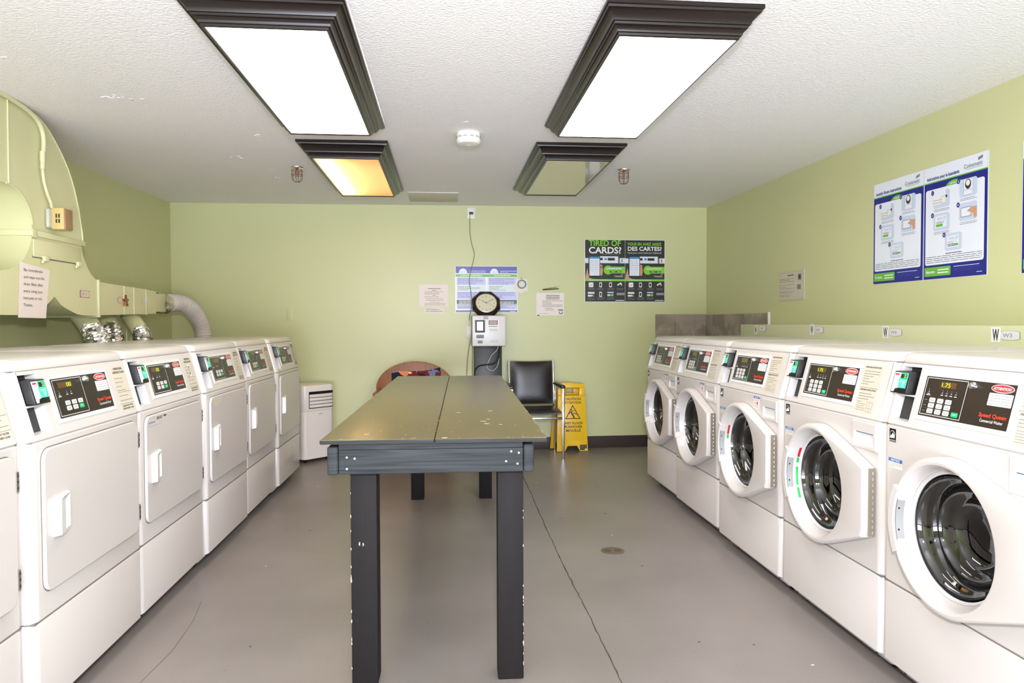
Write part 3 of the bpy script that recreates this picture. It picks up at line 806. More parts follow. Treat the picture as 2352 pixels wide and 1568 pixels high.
    A.text('NOTICE', 0.061, 0.7165, 0.0065, 'white_ink', 3, w=0.042, align='c', bold=True); A.lines(0.031, 0.091, 0.712, 0.697, 3, 'grey_ink', 3, 4, 0.2)
    A.build('notice_sticker', root)
    return root, cons

def make_dryer():
    root = thing('tumble_dryer', 'd', 'dryer')
    cons = body_common(root, 'd')
    mb = MB()
    levels(mb, [(0.328, 0.004, 0.002), (0.333, 0.0, 0.0), (0.824, 0.0, 0.0), (0.828, 0.004, 0.002)], 'enamel')
    mb.build('front_panel', root)
    def rr(x0, x1, z0, z1, r, y, n=6):
        p = []
        for cx, cz, a0 in ((x1 - r, z1 - r, 0), (x0 + r, z1 - r, 90), (x0 + r, z0 + r, 180), (x1 - r, z0 + r, 270)):
            for k in range(n + 1):
                a = math.radians(a0 + 90 * k / n); p.append(Vector((cx + r * math.cos(a), y, cz + r * math.sin(a))))
        return p
    mb = MB(); x0, x1, z0, z1 = 0.040, 0.640, 0.400, 0.806
    mb.loft([rr(x0 - .003, x1 + .003, z0 - .003, z1 + .003, 0.038, -0.0004), rr(x0 - .003, x1 + .003, z0 - .003, z1 + .003, 0.038, -0.001)], 'seam_grey', cap1=True)
    mb.loft([rr(x0, x1, z0, z1, 0.035, -0.001), rr(x0, x1, z0, z1, 0.035, -0.007), rr(x0 + .003, x1 - .003, z0 + .003, z1 - .003, 0.033, -0.010)], 'enamel', cap1=True)
    door = mb.build('door', root)
    # handle
    mb = MB(); hx0, hx1, hz0, hz1 = 0.082, 0.158, 0.548, 0.668; yf = -0.030; px0, pz0, pz1 = 0.118, 0.556, 0.662
    a = [(hx0, hz0), (hx1, hz0 + 0.004), (hx1, hz1 - 0.002), (hx0, hz1 - 0.010)]
    mb.loft([[Vector((x, -0.0095, z)) for x, z in a], [Vector((x + (0.004 if x < 0.1 else -0.002), yf if x < 0.1 else -0.018, z + (0.004 if z < 0.6 else -0.004))) for x, z in a]], 'plastic_white')
    L0 = (hx0 + .004, hz0 + .004); L1 = (hx0 + .004, hz1 - .014); Rr0 = (hx1 - .002, hz0 + .008); Rr1 = (hx1 - .002, hz1 - .006)
    def yy(x): t = (x - L0[0]) / (Rr0[0] - L0[0]); return yf + (-0.018 - yf) * t
    def V(x, z, d=0): return Vector((x, yy(x) + d, z))
    mb.face([V(*L0), V(px0, L0[1]), V(px0 - 0.004, L1[1]), V(*L1)], 'plastic_white')
    mb.face([V(px0, L0[1]), V(*Rr0), V(Rr0[0], pz0 + .006), V(px0, pz0 + .006)], 'plastic_white')
    mb.face([V(px0 - .004, L1[1]), V(px0 - .004, pz1 - .014), V(Rr1[0] - .004, pz1 - .006), V(*Rr1)], 'plastic_white')
    pk = [V(px0, pz0 + .006), V(Rr0[0], pz0 + .006), V(Rr1[0] - .004, pz1 - .006), V(px0 - .004, pz1 - .014)]
    bk = [Vector((px0 + .006, -0.0115, pz0 + .014)), Vector((Rr0[0] - .001, -0.0112, pz0 + .010)), Vector((Rr1[0] - .004, -0.0112, pz1 - .012)), Vector((px0 + .010, -0.0115, pz1 - .024))]
    mb.loft([pk, bk], 'plastic_white', cap1=True)
    mb.build('handle', door, recalc=True)
    for z in (0.705, 0.440):
        mb = MB(); mb.box(0.640, 0.652, -0.010, -0.0005, z, z + 0.056, 'steel', 0.001, 1)
        for k in range(3): mb.box(0.643, 0.649, -0.0115, -0.009, z + 0.008 + k * 0.017, z + 0.014 + k * 0.017, 'matte_dark')
        mb.build('hinge', door)
    return root, cons

GD = 'row of dryers along the left wall'; GW = 'row of washing machines along the right wall'
def child(root, name):
    for c in root.children:
        if c.name.split('.')[0] == name: return c
wash0, wcons = make_washer()
dry0, dcons = make_dryer()
# washers, front faces towards -x: local x runs towards the camera
WY = [4.922, 4.234, 3.505, 2.813, 2.134]
WX = [1.436, 1.420, 1.402, 1.403, 1.405]
WL = ['white front-load washer farthest back, against the back wall in the right row',
      'white front-load washer second from the back wall in the right row',
      'white washer in the middle of the right row, thin red strip in its door',
      'white washer with a bright green strip sticker in its door',
      'large white washer nearest the camera at the right photo edge, reading 1.75']
washers = []
for i in range(5):
    r = wash0 if i == 4 else None
    if r is None:
        r = dup(wash0, (0, 0, 0), 0, '', GW)
    r.location = (WX[i], WY[i], 0); r.rotation_euler = (0, 0, -PI / 2); r['label'] = WL[i]; r['group'] = GW
    washers.append(r)
for i, r in enumerate(washers):
    c = child(r, 'console')
    digits(c, 'w', '1.75' if i >= 3 else '', 'lcd_digit')
    if i < 3:
        A = Art((0, 0, 0)); A.rect(0.418, 0.765, 0.478, 0.818, 'pink_paper', 1); A.rect(0.418, 0.809, 0.478, 0.8185, 'blue_ink', 2)
        A.text('NOTICE', 0.448, 0.811, 0.005, 'white_ink', 3, w=0.034, align='c', bold=True)
        A.lines(0.422, 0.474, 0.806, 0.797, 2, 'grey_ink', 3, 2, 0.25); A.rect(0.450, 0.783, 0.460, 0.794, 'poster_navy', 3); A.rect(0.428, 0.787, 0.440, 0.791, 'red_ink', 3)
        A.lines(0.422, 0.474, 0.781, 0.768, 3, 'grey_ink', 3, 6, 0.25); A.build('warning_sticker', r)
    if i in (2, 3):
        d = child(r, 'door'); mb = MB(); cc = (0.322, 0.557)
        def seg(a0, a1, m):
            for k in range(6):
                b0 = math.radians(a0 + (a1 - a0) * k / 6); b1 = math.radians(a0 + (a1 - a0) * (k + 1) / 6)
                q = [(0.1845, -0.013, b0), (0.1845, -0.013, b1), (0.1808, 0.001, b1), (0.1808, 0.001, b0)]
                mb.face([(cc[0] + (rr_ - 0.0012) * math.cos(b), y_, cc[1] + (rr_ - 0.0012) * math.sin(b)) for rr_, y_, b in q], m)
        if i == 3: seg(146, 160, 'sticker_red'); seg(161, 168, 'sticker_green'); seg(168, 173, 'white_ink'); seg(173, 196, 'sticker_green'); seg(196, 199, 'white_ink'); seg(199, 212, 'sticker_green')
        else: seg(150, 166, 'sticker_red'); seg(167, 173, 'sticker_green')
        s_ = mb.build('strip_sticker', d); s_['label'] = 'red and green strip sticker on the door rim'

DY = [4.775, 4.082, 3.392, 2.702, 2.023, 1.342]
DX = [-1.112, -1.126, -1.119, -1.131, -1.128, -1.155]
DLb = ['white dryer farthest back in the left row, beside the portable air conditioner',
       'white dryer second from the back in the left row, its small display unlit',
       'white dryer in the left row with a torn paper patch on its door corner',
       'white dryer with a black letter D sticker on its instruction label',
       'large white dryer in the left foreground with 00 on its display',
       'white dryer cut off by the left photo edge, nearest the camera']
dryers = []
for i in range(6):
    r = dry0 if i == 4 else dup(dry0, (0, 0, 0), 0, '', GD)
    r.location = (DX[i], DY[i], 0); r.rotation_euler = (0, 0, PI / 2); r['label'] = DLb[i]; r['group'] = GD
    dryers.append(r)
for i, r in enumerate(dryers):
    c = child(r, 'console')
    digits(c, 'd', {3: '125', 4: '00'}.get(i, ''), 'lcd_digit')
A = console_art(0.0016); A.rrect(0.590, 0.088, 0.612, 0.142, 0.004, 'white_ink', 1); A.text('D', 0.601, 0.096, 0.038, 'black', 2, w=0.013, align='c', bold=True)
A.build('letter_sticker', child(dryers[3], 'console'))
A = Art((0, -0.010, 0)); A.text('Coinamatic', 0.058, 0.776, 0.009, 'blue_ink', 1, w=0.062); A.rect(0.058, 0.765, 0.18, 0.7658, 'grey_ink', 1)
A.line(0.100, 0.794, 0.114, 0.800, 0.002, 'blue_ink', 1); A.text('EDE 525', 0.135, 0.785, 0.010, 'dark_ink', 1, w=0.05, bold=True); A.rect(0.20, 0.789, 0.228, 0.795, 'dark_ink', 1)
A.build('door_label', child(dryers[3], 'door'))
A = Art((0, -0.010, 0)); A.poly([(0.066, 0.764), (0.070, 0.800), (0.19, 0.798), (0.206, 0.800), (0.196, 0.770), (0.10, 0.757)], 'label_beige', 1); A.build('paper_patch', child(dryers[2], 'door'))

# ------------------------------------------------------------------ work table
ta = -math.atan2(0.059, 2.586)
tb = thing('work_table', 'long grey-green painted wooden folding table down the middle of the room', 'table', (-0.0365, 2.158, 0), ta)
mb = MB()
TL = 2.59; TW = 0.348
mb.box(-TW, -0.001, 0, TL, 0.787, 0.801, 'table_top_paint', 0.004, 3)
mb.box(0.0005, TW, 0, TL, 0.7865, 0.8005, 'table_top_paint', 0.004, 3)
ie = mb.mi('table_apron_paint')
mb.bm.normal_update()
for f in mb.bm.faces:
    if abs(f.normal.z) < 0.5: f.material_index = ie
top = mb.build('tabletop', tb)
# paint chips along edges and on the top
rnd = random.Random(11); mb = MB()
def chip(x, y, z, s, m='wood_raw', n='z'):
    a0 = rnd.uniform(0, 6); p = []
    for k in range(7):
        a = a0 + k * 2 * PI / 7; r = s * rnd.uniform(0.5, 1.1)
        if n == 'z': p.append((x + r * math.cos(a) * 1.3, y + r * math.sin(a), z))
        elif n == 'y': p.append((x + r * math.cos(a) * 0.6, y, z + r * math.sin(a) * 1.9))
        else: p.append((x, y + r * math.cos(a) * 0.7, z + r * math.sin(a) * 1.6))
    if n == 'y': p = p[::1]
    mb.face(p, m)
for _ in range(46):
    x = rnd.uniform(-TW + .03, TW - .01); y = abs(rnd.gauss(0.0, 0.5)) + 0.01
    if rnd.random() < 0.35: y = rnd.uniform(0.004, 0.012)
    chip(x, y if y < 2.4 else 0.4, 0.8016, rnd.uniform(0.0015, 0.005))
for x, y, s in ((0.16, 0.36, .010), (0.18, 0.42, .009), (0.17, 0.30, .011), (0.22, 0.28, .007), (0.07, 0.62, .010), (0.20, 0.66, .010), (-0.22, 0.10, .010), (0.03, 0.008, .012), (-0.1, 0.9, .006)):
    chip(x, y, 0.8017, s)
for _ in range(26):
    y = rnd.uniform(0.02, 0.9); chip(TW - 0.004, y, 0.8012, rnd.uniform(.002, .005))
for _ in range(12):
    chip(-0.002, rnd.uniform(0.05, 0.55), 0.8019, rnd.uniform(.003, .006), 'rust')
mb.build('paint_chips', top)
for y0 in (0.030, TL - .065):
    mb = MB(); mb.box(-0.296, 0.274, y0, y0 + 0.035, 0.7645, 0.7865, 'table_apron_paint', 0.002, 2); mb.build('spacer_board', tb)
for y0, y1 in ((0.035, 0.073), (TL - 0.073, TL - 0.035)):
    mb = MB(); mb.box(-0.297, 0.2755, y0, y1, 0.688, 0.7635, 'table_apron_paint', 0.003, 2)
    if y0 < 0.1:
        for x, z in ((-0.272, 0.741), (-0.248, 0.737), (-0.272, 0.705), (0.238, 0.752), (0.262, 0.747), (0.222, 0.721), (0.258, 0.713)):
            mb.lathe([(0.0036, 0), (0.003, -0.0012), (0.0005, -0.0016)], 'wood_raw', (x, y0, z), 'y', 10)
    mb.build('apron', tb)
for x0, x1 in ((-0.332, -0.2985), (0.277, 0.310)):
    mb = MB(); mb.box(x0, x1, 0.033, TL - 0.033, 0.686, 0.7740, 'table_apron_paint', 0.006, 3); mb.build('side_rail', tb)
for j, (x, y) in enumerate(((-0.270, 0.085), (0.197, 0.085), (-0.252, 2.44), (0.194, 2.44))):
    mb = MB(); mb.box(x, x + 0.083, y, y + 0.083, 0.0, 0.786 if y > 1 else 0.763, 'table_leg_paint', 0.004, 2)
    if y < 1:
        for _ in range(16):
            zz = rnd.uniform(0.03, 0.62); ex = x + 0.083 if j == 1 else x
            chip(ex + (-0.0005 if j == 1 else 0.0005), y - 0.0006, zz, rnd.uniform(.0015, .0042), n='y')
        if j == 0:
            for xx, s_ in ((x + .027, .0048), (x + .039, .0042)): chip(xx, y - .0008, 0.455 if s_ > .0045 else 0.453, s_, n='y')
    mb.build('leg', tb)

# ------------------------------------------------------------------ ceiling light fixtures
GF = 'ceiling light boxes in dark crown frames'
def fixture(name, label, x0, x1, y0, y1, gx0, gx1, gy0, gy1, kind):
    cx, cy_ = (x0 + x1) / 2, (y0 + y1) / 2; zc = ZC(cx)
    t = thing(name, label, 'ceiling light', (cx, cy_, zc), 0, GF)
    # crown moulding: outer rectangle at the ceiling stepping in and down to the lens
    prof = [(0.0, 0.0), (0.0, -0.013), (0.08, -0.015), (0.10, -0.022), (0.16, -0.023), (0.24, -0.025), (0.34, -0.031), (0.42, -0.040), (0.47, -0.050), (0.55, -0.051), (0.57, -0.058), (0.66, -0.060), (0.72, -0.064), (0.76, -0.070), (0.78, -0.076), (0.86, -0.077), (0.88, -0.084), (0.93, -0.087), (0.98, -0.086), (1.0, -0.083), (1.0, -0.078)]
    hx0, hx1, hy0, hy1 = x0 - cx, x1 - cx, y0 - cy_, y1 - cy_; q0, q1, r0, r1 = gx0 - cx, gx1 - cx, gy0 - cy_, gy1 - cy_
    rings = []
    for s_, z in prof:
        a, b_ = hx0 + (q0 - hx0) * s_, hx1 + (q1 - hx1) * s_; c, d = hy0 + (r0 - hy0) * s_, hy1 + (r1 - hy1) * s_
        rings.append([Vector((a, c, z)), Vector((b_, c, z)), Vector((b_, d, z)), Vector((a, d, z))])
    mb = MB(); mb.loft(rings, 'fixture_brown'); mb.build('crown_frame', t, angle=25, recalc=True)
    mb = MB()
    if kind in ('half',):
        mb.box(q0 - .004, q1 + .004, r0 - .004, r1 + .004, -0.0815, -0.0800, 'diffuser_translucent')
        mb.build('diffuser', t)
        mb = MB(); e = 0.002
        for bx in ((q0 - e, q0 - e + .002, r0, r1, -0.079, -0.002), (q1, q1 + e, r0, r1, -0.079, -0.002), (q0, q1, r0 - e, r0, -0.079, -0.002), (q0, q1, r1, r1 + e, -0.079, -0.002), (q0, q1, r0, r1, -0.004, -0.002)):
            mb.box(*bx, 'housing_tan')
        mb.build('housing', t)
        mb = MB(); mb.lathe([(0.013, r0 + 0.06), (0.013, r1 - 0.06)], 'tube_lit', (q0 + 0.060, 0, -0.052), 'y', 12, True, True); mb.build('lamp_tube', t)
    else:
        mb.box(q0 - .004, q1 + .004, r0 - .004, r1 + .004, -0.082, -0.076, {'lit': 'diffuser_lit', 'cool': 'diffuser_lit_cool', 'off': 'diffuser_off'}[kind])
        mb.build('diffuser', t)
fixture('ceiling_light', 'lit ceiling light box with brown crown frame, nearest on the left', -0.855, -0.318, 2.325, 3.817, -0.777, -0.389, 2.395, 3.688, 'lit')
fixture('ceiling_light', 'lit ceiling light box with brown crown frame, nearest on the right', 0.531, 1.066, 2.278, 3.744, 0.597, 1.006, 2.372, 3.665, 'cool')
fixture('ceiling_light', 'ceiling light box at left rear, its panel bright on the left half only', -0.848, -0.328, 4.118, 5.61, -0.770, -0.394, 4.225, 5.44, 'half')
fixture('ceiling_light', 'unlit ceiling light box with pale panel at right rear', 0.533, 1.075, 4.10, 5.54, 0.614, 0.996, 4.205, 5.345, 'off')

# ceiling access hatch
mb = MB(); mb.box(-0.30, 0.108, 5.71, 6.13, ZC(0) - 0.007, ZC(0) + 0.01, 'hatch_paint', 0.002)
tag(mb.build('ceiling_hatch', origin=(-0.1, 5.92, ZC(0))), 'flat painted rectangular cover on the ceiling behind the left rear light', 'hatch')

# smoke detector
t = thing('smoke_detector', 'round white smoke detector in the middle of the ceiling', 'smoke detector', (0.131, 3.94, ZC(0.13)))
mb = MB(); mb.lathe([(0.062, 0.001), (0.066, -0.006), (0.067, -0.036), (0.064, -0.044)], 'detector_white', n=40)
mb.build('housing', t)
mb = MB(); mb.lathe([(0.0675, -0.040), (0.066, -0.052), (0.058, -0.060), (0.040, -0.063), (0.014, -0.063), (0.012, -0.0615), (0.0005, -0.0615)], 'detector_white', n=40); mb.build('cover', t)
mb = MB()
for k in range(12):
    for z, rr_ in ((-0.026, 0.0674), (-0.031, 0.0672)):
        a0 = k * PI / 6 + 0.06; a1 = a0 + 0.38
        for j in range(4):
            b0 = a0 + (a1 - a0) * j / 4; b1 = a0 + (a1 - a0) * (j + 1) / 4
            mb.face([(rr_ * math.cos(b0), rr_ * math.sin(b0), z), (rr_ * math.cos(b1), rr_ * math.sin(b1), z), (rr_ * math.cos(b1), rr_ * math.sin(b1), z + .002), (rr_ * math.cos(b0), rr_ * math.sin(b0), z + .002)], 'dark_ink')
mb.build('vent_slots', t)

# caged sprinklers
def sprinkler(label, x, y, tilt, twist):
    t = thing('sprinkler_head', label, 'sprinkler', (x, y, ZC(x)), twist, 'caged sprinkler heads on the ceiling')
    mb = MB(); mb.lathe([(0.045, 0.0), (0.044, -0.004), (0.02, -0.009), (0.01, -0.012)], 'chrome', n=26); mb.build('escutcheon', t)
    mb = MB(); mb.lathe([(0.009, -0.008), (0.009, -0.018), (0.005, -0.020), (0.003, -0.05), (0.002, -0.055)], 'copper', n=12, cap1=True)
    mb.tube([(0.010, 0, -0.022), (0.014, 0, -0.035), (0.004, 0, -0.052)], 0.0022, 'copper', 6); mb.tube([(-0.010, 0, -0.022), (-0.014, 0, -0.035), (-0.004, 0, -0.052)], 0.0022, 'copper', 6)
    mb.lathe([(0.001, -0.056), (0.013, -0.057), (0.013, -0.059)], 'copper', n=12, cap1=True)
    mb.build('nozzle', t)
    mb = MB(); R = 0.036
    def rg(z, r):
        mb.tube([(r * math.cos(a), r * math.sin(a), z) for a in [2 * PI * k / 24 for k in range(25)]], 0.0016, 'cage_red', 6, cap=False)
    rg(-0.018, R); rg(-0.05, R * 0.97)
    for k in range(3):
        a = PI * k / 3 + 0.3; c, s_ = math.cos(a), math.sin(a)
        pts = [(R * c, R * s_, -0.018), (R * c, R * s_, -0.060), (R * .9 * c, R * .9 * s_, -0.082), (R * .5 * c, R * .5 * s_, -0.095), (0, 0, -0.097), (-R * .5 * c, -R * .5 * s_, -0.095), (-R * .9 * c, -R * .9 * s_, -0.082), (-R * c, -R * s_, -0.060), (-R * c, -R * s_, -0.018)]
        mb.tube(pts, 0.0016, 'cage_red', 6, sub=3)
    mb.build('wire_cage', t)
sprinkler('red caged sprinkler head on the ceiling left of the left rear light', -0.990, 4.86, 0, 0.2)
sprinkler('red caged sprinkler head on the ceiling right of the unlit rear light', 1.238, 4.82, 0, 0.9)

# ------------------------------------------------------------------ exhaust duct on the left wall
XF = -2.0; XBk = -2.325
dt = thing('exhaust_duct', 'large green-painted sheet metal exhaust duct above the dryers', 'duct', (XF, 3.8, 1.2))
O3 = Vector((XF, 3.8, 1.2))
def PY(pts, x=XF): return [Vector((x, y, z)) - O3 for y, z in pts]
ceilz = ZC(-2.0) - 0.004
elbow = [(1.6, 1.803), (3.430, 1.803), (3.475, 1.800), (3.520, 1.784), (3.560, 1.758), (3.586, 1.730), (3.608, 1.702), (3.620, 1.674), (3.626, 1.640), (3.628, 1.600), (4.104, 1.600), (4.098, 1.66), (4.082, 1.717), (4.066, 1.78), (4.045, 1.835), (4.022, 1.888), (3.994, 1.937), (3.962, 1.983), (3.921, 2.027), (3.884, 2.063), (3.841, 2.097), (3.80, 2.128), (3.760, 2.152), (3.70, 2.176), (3.64, 2.188), (3.56, ceilz), (1.6, ceilz)]
mb = MB(); mb.prism(PY(elbow), (XBk - XF, 0, 0), 'duct_paint'); el = mb.build('upper_elbow', dt, angle=30)
wye = [(1.6, 1.192), (3.600, 1.200), (3.66, 1.212), (3.731, 1.247), (3.775, 1.272), (3.814, 1.298), (3.842, 1.280), (3.872, 1.258), (3.92, 1.240), (3.978, 1.224), (4.03, 1.212), (4.091, 1.205), (4.252, 1.203), (4.268, 1.404), (4.225, 1.420), (4.186, 1.443), (4.155, 1.470), (4.128, 1.504), (4.105, 1.535), (4.094, 1.568), (4.096, 1.600), (3.626, 1.600), (3.622, 1.570), (3.609, 1.540), (3.588, 1.505), (3.557, 1.468), (3.530, 1.448), (3.501, 1.431), (3.441, 1.409), (3.374, 1.400), (1.6, 1.396)]
mb = MB(); mb.prism(PY(wye), (XBk - XF, 0, 0), 'duct_paint'); mb.build('wye_fitting', dt, angle=30)
far = [(4.262, 1.208), (4.90, 1.222), (5.09, 1.228), (5.10, 1.382), (4.90, 1.389), (4.272, 1.401)]
mb = MB(); mb.prism(PY(far, XF - 0.004), (XBk - XF, 0, 0), 'duct_paint')
for y in (4.60, 4.74, 4.925): mb.tube([Vector((XF - 0.002, y, 1.217)) - O3, Vector((XF - 0.002, y, 1.392)) - O3], 0.003, 'duct_paint', 6)
mb.build('far_branch', dt, angle=30)
mb = MB(); mb.box(-0.27, -0.03, 5.09 - 3.8, 5.33 - 3.8, 0.042, 0.172, 'duct_paint', 0.003); mb.build('end_box', dt)
# flanged seams
mb = MB()
for y0, y1 in ((4.262, 4.275),): mb.box(-0.335 + 0, 0.010, y0 - 3.8 - .004, y1 - 3.8, -0.005, 0.212, 'duct_paint', 0.002)
mb.build('seam_flange', dt)
mb = MB(); mb.box(-0.33, 0.012, 3.628 - 3.8 - .02, 4.108 - 3.8 + .004, 0.386, 0.414, 'duct_paint', 0.002)
for k in range(1): mb.box(0.011, 0.0135, -0.192, -0.15, 0.378, 0.42, 'duct_paint', 0.001)
mb.build('support_band', dt)
# raised rims following the flat cheek
mb = MB()
mb.tube([v + Vector((0.002, 0, 0)) for v in PY(elbow[10:25])], 0.004, 'duct_paint', 6); mb.tube([v + Vector((0.002, 0, 0)) for v in PY(elbow[1:9])], 0.004, 'duct_paint', 6)
mb.tube([v + Vector((0.002, 0, 0)) for v in PY([(3.447, 1.803), (3.452, ceilz)])], 0.004, 'duct_paint', 6)
mb.build('edge_seam', dt)
# damper door with two clasps
mb = MB(); mb.box(0.0005, 0.007, -0.172, 0.276, 0.286, 0.372, 'duct_paint', 0.002); mb.box(0.0005, 0.0015, -0.176, 0.276, 0.281, 0.290, 'seam_grey'); dd = mb.build('access_door', dt)
for y in (-0.085, 0.235):
    mb = MB(); mb.box(0.004, 0.022, y - 0.018, y + 0.022, 0.268, 0.296, 'duct_paint', 0.005); mb.box(0.004, 0.016, y - 0.026, y - 0.006, 0.258, 0.274, 'duct_paint', 0.004); mb.build('clasp', dd)

def duct_thing(name, label, cat, fn, group=None):
    mb = MB(); fn(mb); return tag(mb.build(name, origin=(XF, 3.8, 1.2)), label, cat, group)
# number tags on the duct
A = Art((XF + 0.0006, 0, 0), (0, 1, 0), (0, 0, 1)); A.board(4.064, 1.304, 4.165, 1.343, 0.002, 'seam_grey'); A.rrect(4.067, 1.306, 4.162, 1.341, 0.010, 'tag_pink', 1); A.text('D', 4.088, 1.316, 0.014, 'grey_ink', 2, bold=True); A.text('1', 4.125, 1.316, 0.014, 'grey_ink', 2, bold=True)
tag(A.build('number_tag', origin=(XF, 4.11, 1.32)), 'pink rounded tag reading D 1 on the duct left of its vertical seam', 'sign', 'number tags on the duct')
A = Art((XF - 0.003, 0, 0), (0, 1, 0), (0, 0, 1)); A.ell(4.548, 1.304, 0.036, 0.020, 'seam_grey', 1); A.ell(4.548, 1.304, 0.033, 0.018, 'tag_pink', 2)
tag(A.build('number_tag', origin=(XF, 4.548, 1.304)), 'small pale oval tag beside the copper star on the far duct', 'sign', 'number tags on the duct')
A = Art((XF - 0.003, 0, 0), (0, 1, 0), (0, 0, 1)); A.poly([(4.87, 1.338), (4.96, 1.333), (4.965, 1.318), (4.93, 1.300), (4.875, 1.303)], 'oval_white', 3); A.rect(4.94, 1.272, 4.962, 1.300, 'oval_white', 3)
tag(A.build('number_tag', origin=(XF, 4.92, 1.31)), 'white tag hanging by a clip near the far end of the duct', 'sign', 'number tags on the duct')
mb = MB(); p = []
for k in range(10):
    a = PI / 2 + k * PI / 5; r = 0.040 if k % 2 == 0 else 0.017; p.append(Vector((XF - 0.001, 4.610 + r * math.cos(a), 1.300 + r * math.sin(a))))
mb.prism(p, (0.012, 0, 0), 'copper', 0.002)
tag(mb.build('star_ornament', origin=(XF, 4.61, 1.3)), 'small copper star fixed to the far duct over a joint', 'ornament')
# paper note
A = Art((XF + 0.002, 0, 0), (0, 0.9985, -0.0), (0, 0, 1))
mb = A.mb
mb.prism([Vector((XF + 0.002, 3.497, 1.188)), Vector((XF + 0.002, 3.726, 1.186)), Vector((XF + 0.002, 3.768, 1.430)), Vector((XF + 0.002, 3.520, 1.452))], (0.0012, 0, 0), 'pink_paper'); A.base = 0.0012
for k, tt in enumerate(('Be considerate', 'and wipe out the', 'dryer filter after', 'every using (you', 'have pets or no).', 'Thanks.')):
    A.text(tt, 3.548 - k * 0.002, 1.410 - k * 0.0335, 0.0135, 'dark_ink', 2, w=(0.155, 0.17, 0.16, 0.156, 0.155, 0.075)[k])
tag(A.build('paper_note', origin=(XF, 3.62, 1.32)), 'pink typed note "Be considerate" taped to the left duct', 'note')
# conduit and flexible conduit
mb = MB(); cp = [(1.6, 2.196), (3.0, 2.196), (3.368, 2.193), (3.50, 2.186), (3.60, 2.172), (3.665, 2.148), (3.702, 2.105), (3.710, 2.05), (3.700, 1.98), (3.694, 1.923)]
mb.tube([Vector((-1.982, y, z)) for y, z in cp], 0.011, 'duct_paint', 12, sub=5)
mb.lathe([(0.0125, 0), (0.0125, 0.05)], 'duct_paint', (-1.982, 3.697, 1.96), 'z', 12)
mb.tube([Vector((-1.982, y, z)) for y, z in [(3.694, 1.925), (3.706, 1.862), (3.735, 1.805), (3.762, 1.77), (3.772, 1.742)]], 0.008, 'duct_paint', 12, sub=12, rf=lambda i, k: 0.0085 if i % 2 else 0.0068)
tag(mb.build('conduit', origin=(-1.98, 3.69, 1.9)), 'green-painted electrical conduit bending down the duct to the beige control box', 'conduit')
# control box
t = thing('control_box', 'beige and brown electrical control box on the duct', 'control box', (XF, 3.78, 1.69))
mb = MB(); mb.box(0.001, 0.022, -0.045, 0.040, -0.050, 0.050, 'grey_plate', 0.010, 3); mb.build('back_plate', t)
mb = MB(); mb.box(0.020, 0.078, -0.018, 0.062, -0.054, 0.054, 'beige_box', 0.003)
for k in (0, 1):
    for j in (0, 1): mb.box(0.040 + k * 0.013, 0.047 + k * 0.013, -0.0195, -0.017, -0.022 + j * 0.026, -0.002 + j * 0.026, 'matte_dark')
bx = mb.build('cover', t)
mb = MB(); mb.box(0.078, 0.084, -0.014, 0.058, -0.052, 0.052, 'brown_face', 0.002); mb.build('face_plate', t)

# hoses and collars
def hose(name, label, pts, r, m, kind, col=None):
    org = Vector(pts[0]); t = thing(name, label, 'exhaust hose', org, 0, 'exhaust hoses from the dryers')
    L = [Vector(p) - org for p in pts]
    if col:
        mb = MB(); mb.tube([Vector(c) - org for c in col], r * 1.02, 'duct_paint', 24); mb.build('collar', t)
    mb = MB(); rnd = random.Random(len(label))
    if kind == 'ribbed': mb.tube(L, r, m, 28, sub=26, rf=lambda i, k: r * (1.0 if i % 4 in (0, 1) else 0.88))
    else:
        tb_ = {}
        def rf(i, k):
            kk = (k + i // 3) % 28
            if (i, kk) not in tb_: tb_[(i, kk)] = r * ((1.04 if i % 4 in (0, 1) else 0.90) + rnd.uniform(-0.10, 0.09))
            return tb_[(i, kk)]
        mb.tube(L, r, m, 28, sub=14, rf=rf)
    mb.build('flexible_hose', t, angle=60 if kind == 'ribbed' else 14)
    return t
hose('exhaust_hose', 'white ribbed plastic hose bending down from the far end of the duct', [(-2.10, 5.49, 1.314), (-2.085, 5.58, 1.318), (-2.05, 5.72, 1.312), (-2.01, 5.82, 1.26), (-1.97, 5.875, 1.16), (-1.95, 5.88, 1.03), (-1.95, 5.88, 0.8), (-1.92, 5.7, 0.5)], 0.066, 'hose_white', 'ribbed')
t = thing('foil_wrap', 'crumpled silver foil tape wrapped where the white hose leaves the duct', 'foil tape', (-2.10, 5.38, 1.31))
mb = MB(); rnd = random.Random(2); tb2 = {}
def rf2(i, k):
    if (i, k) not in tb2: tb2[(i, k)] = 0.073 + rnd.uniform(-0.006, 0.008)
    return tb2[(i, k)]
mb.tube([Vector((0.0, -0.048 + 0.02 * i, 0.0)) for i in range(9)], 0.07, 'foil', 22, rf=rf2, cap=False); mb.build('foil_sleeve', t, angle=15)
hose('exhaust_hose', 'silver foil hose nearest the camera under the duct, widest of the three', [(-2.055, 4.31, 1.115), (-2.02, 4.265, 1.09), (-1.97, 4.20, 1.065), (-1.935, 4.15, 1.02), (-1.925, 4.13, 0.95), (-1.925, 4.12, 0.6)], 0.057, 'foil', 'foil', [(-2.15, 4.375, 1.215), (-2.10, 4.35, 1.165), (-2.05, 4.305, 1.11)])
hose('exhaust_hose', 'slim silver foil hose just right of the widest foil hose', [(-2.17, 4.79, 1.13), (-2.13, 4.73, 1.10), (-2.10, 4.68, 1.05), (-2.09, 4.65, 0.98), (-2.09, 4.64, 0.6)], 0.052, 'foil', 'foil', [(-2.21, 4.815, 1.215), (-2.165, 4.785, 1.125)])
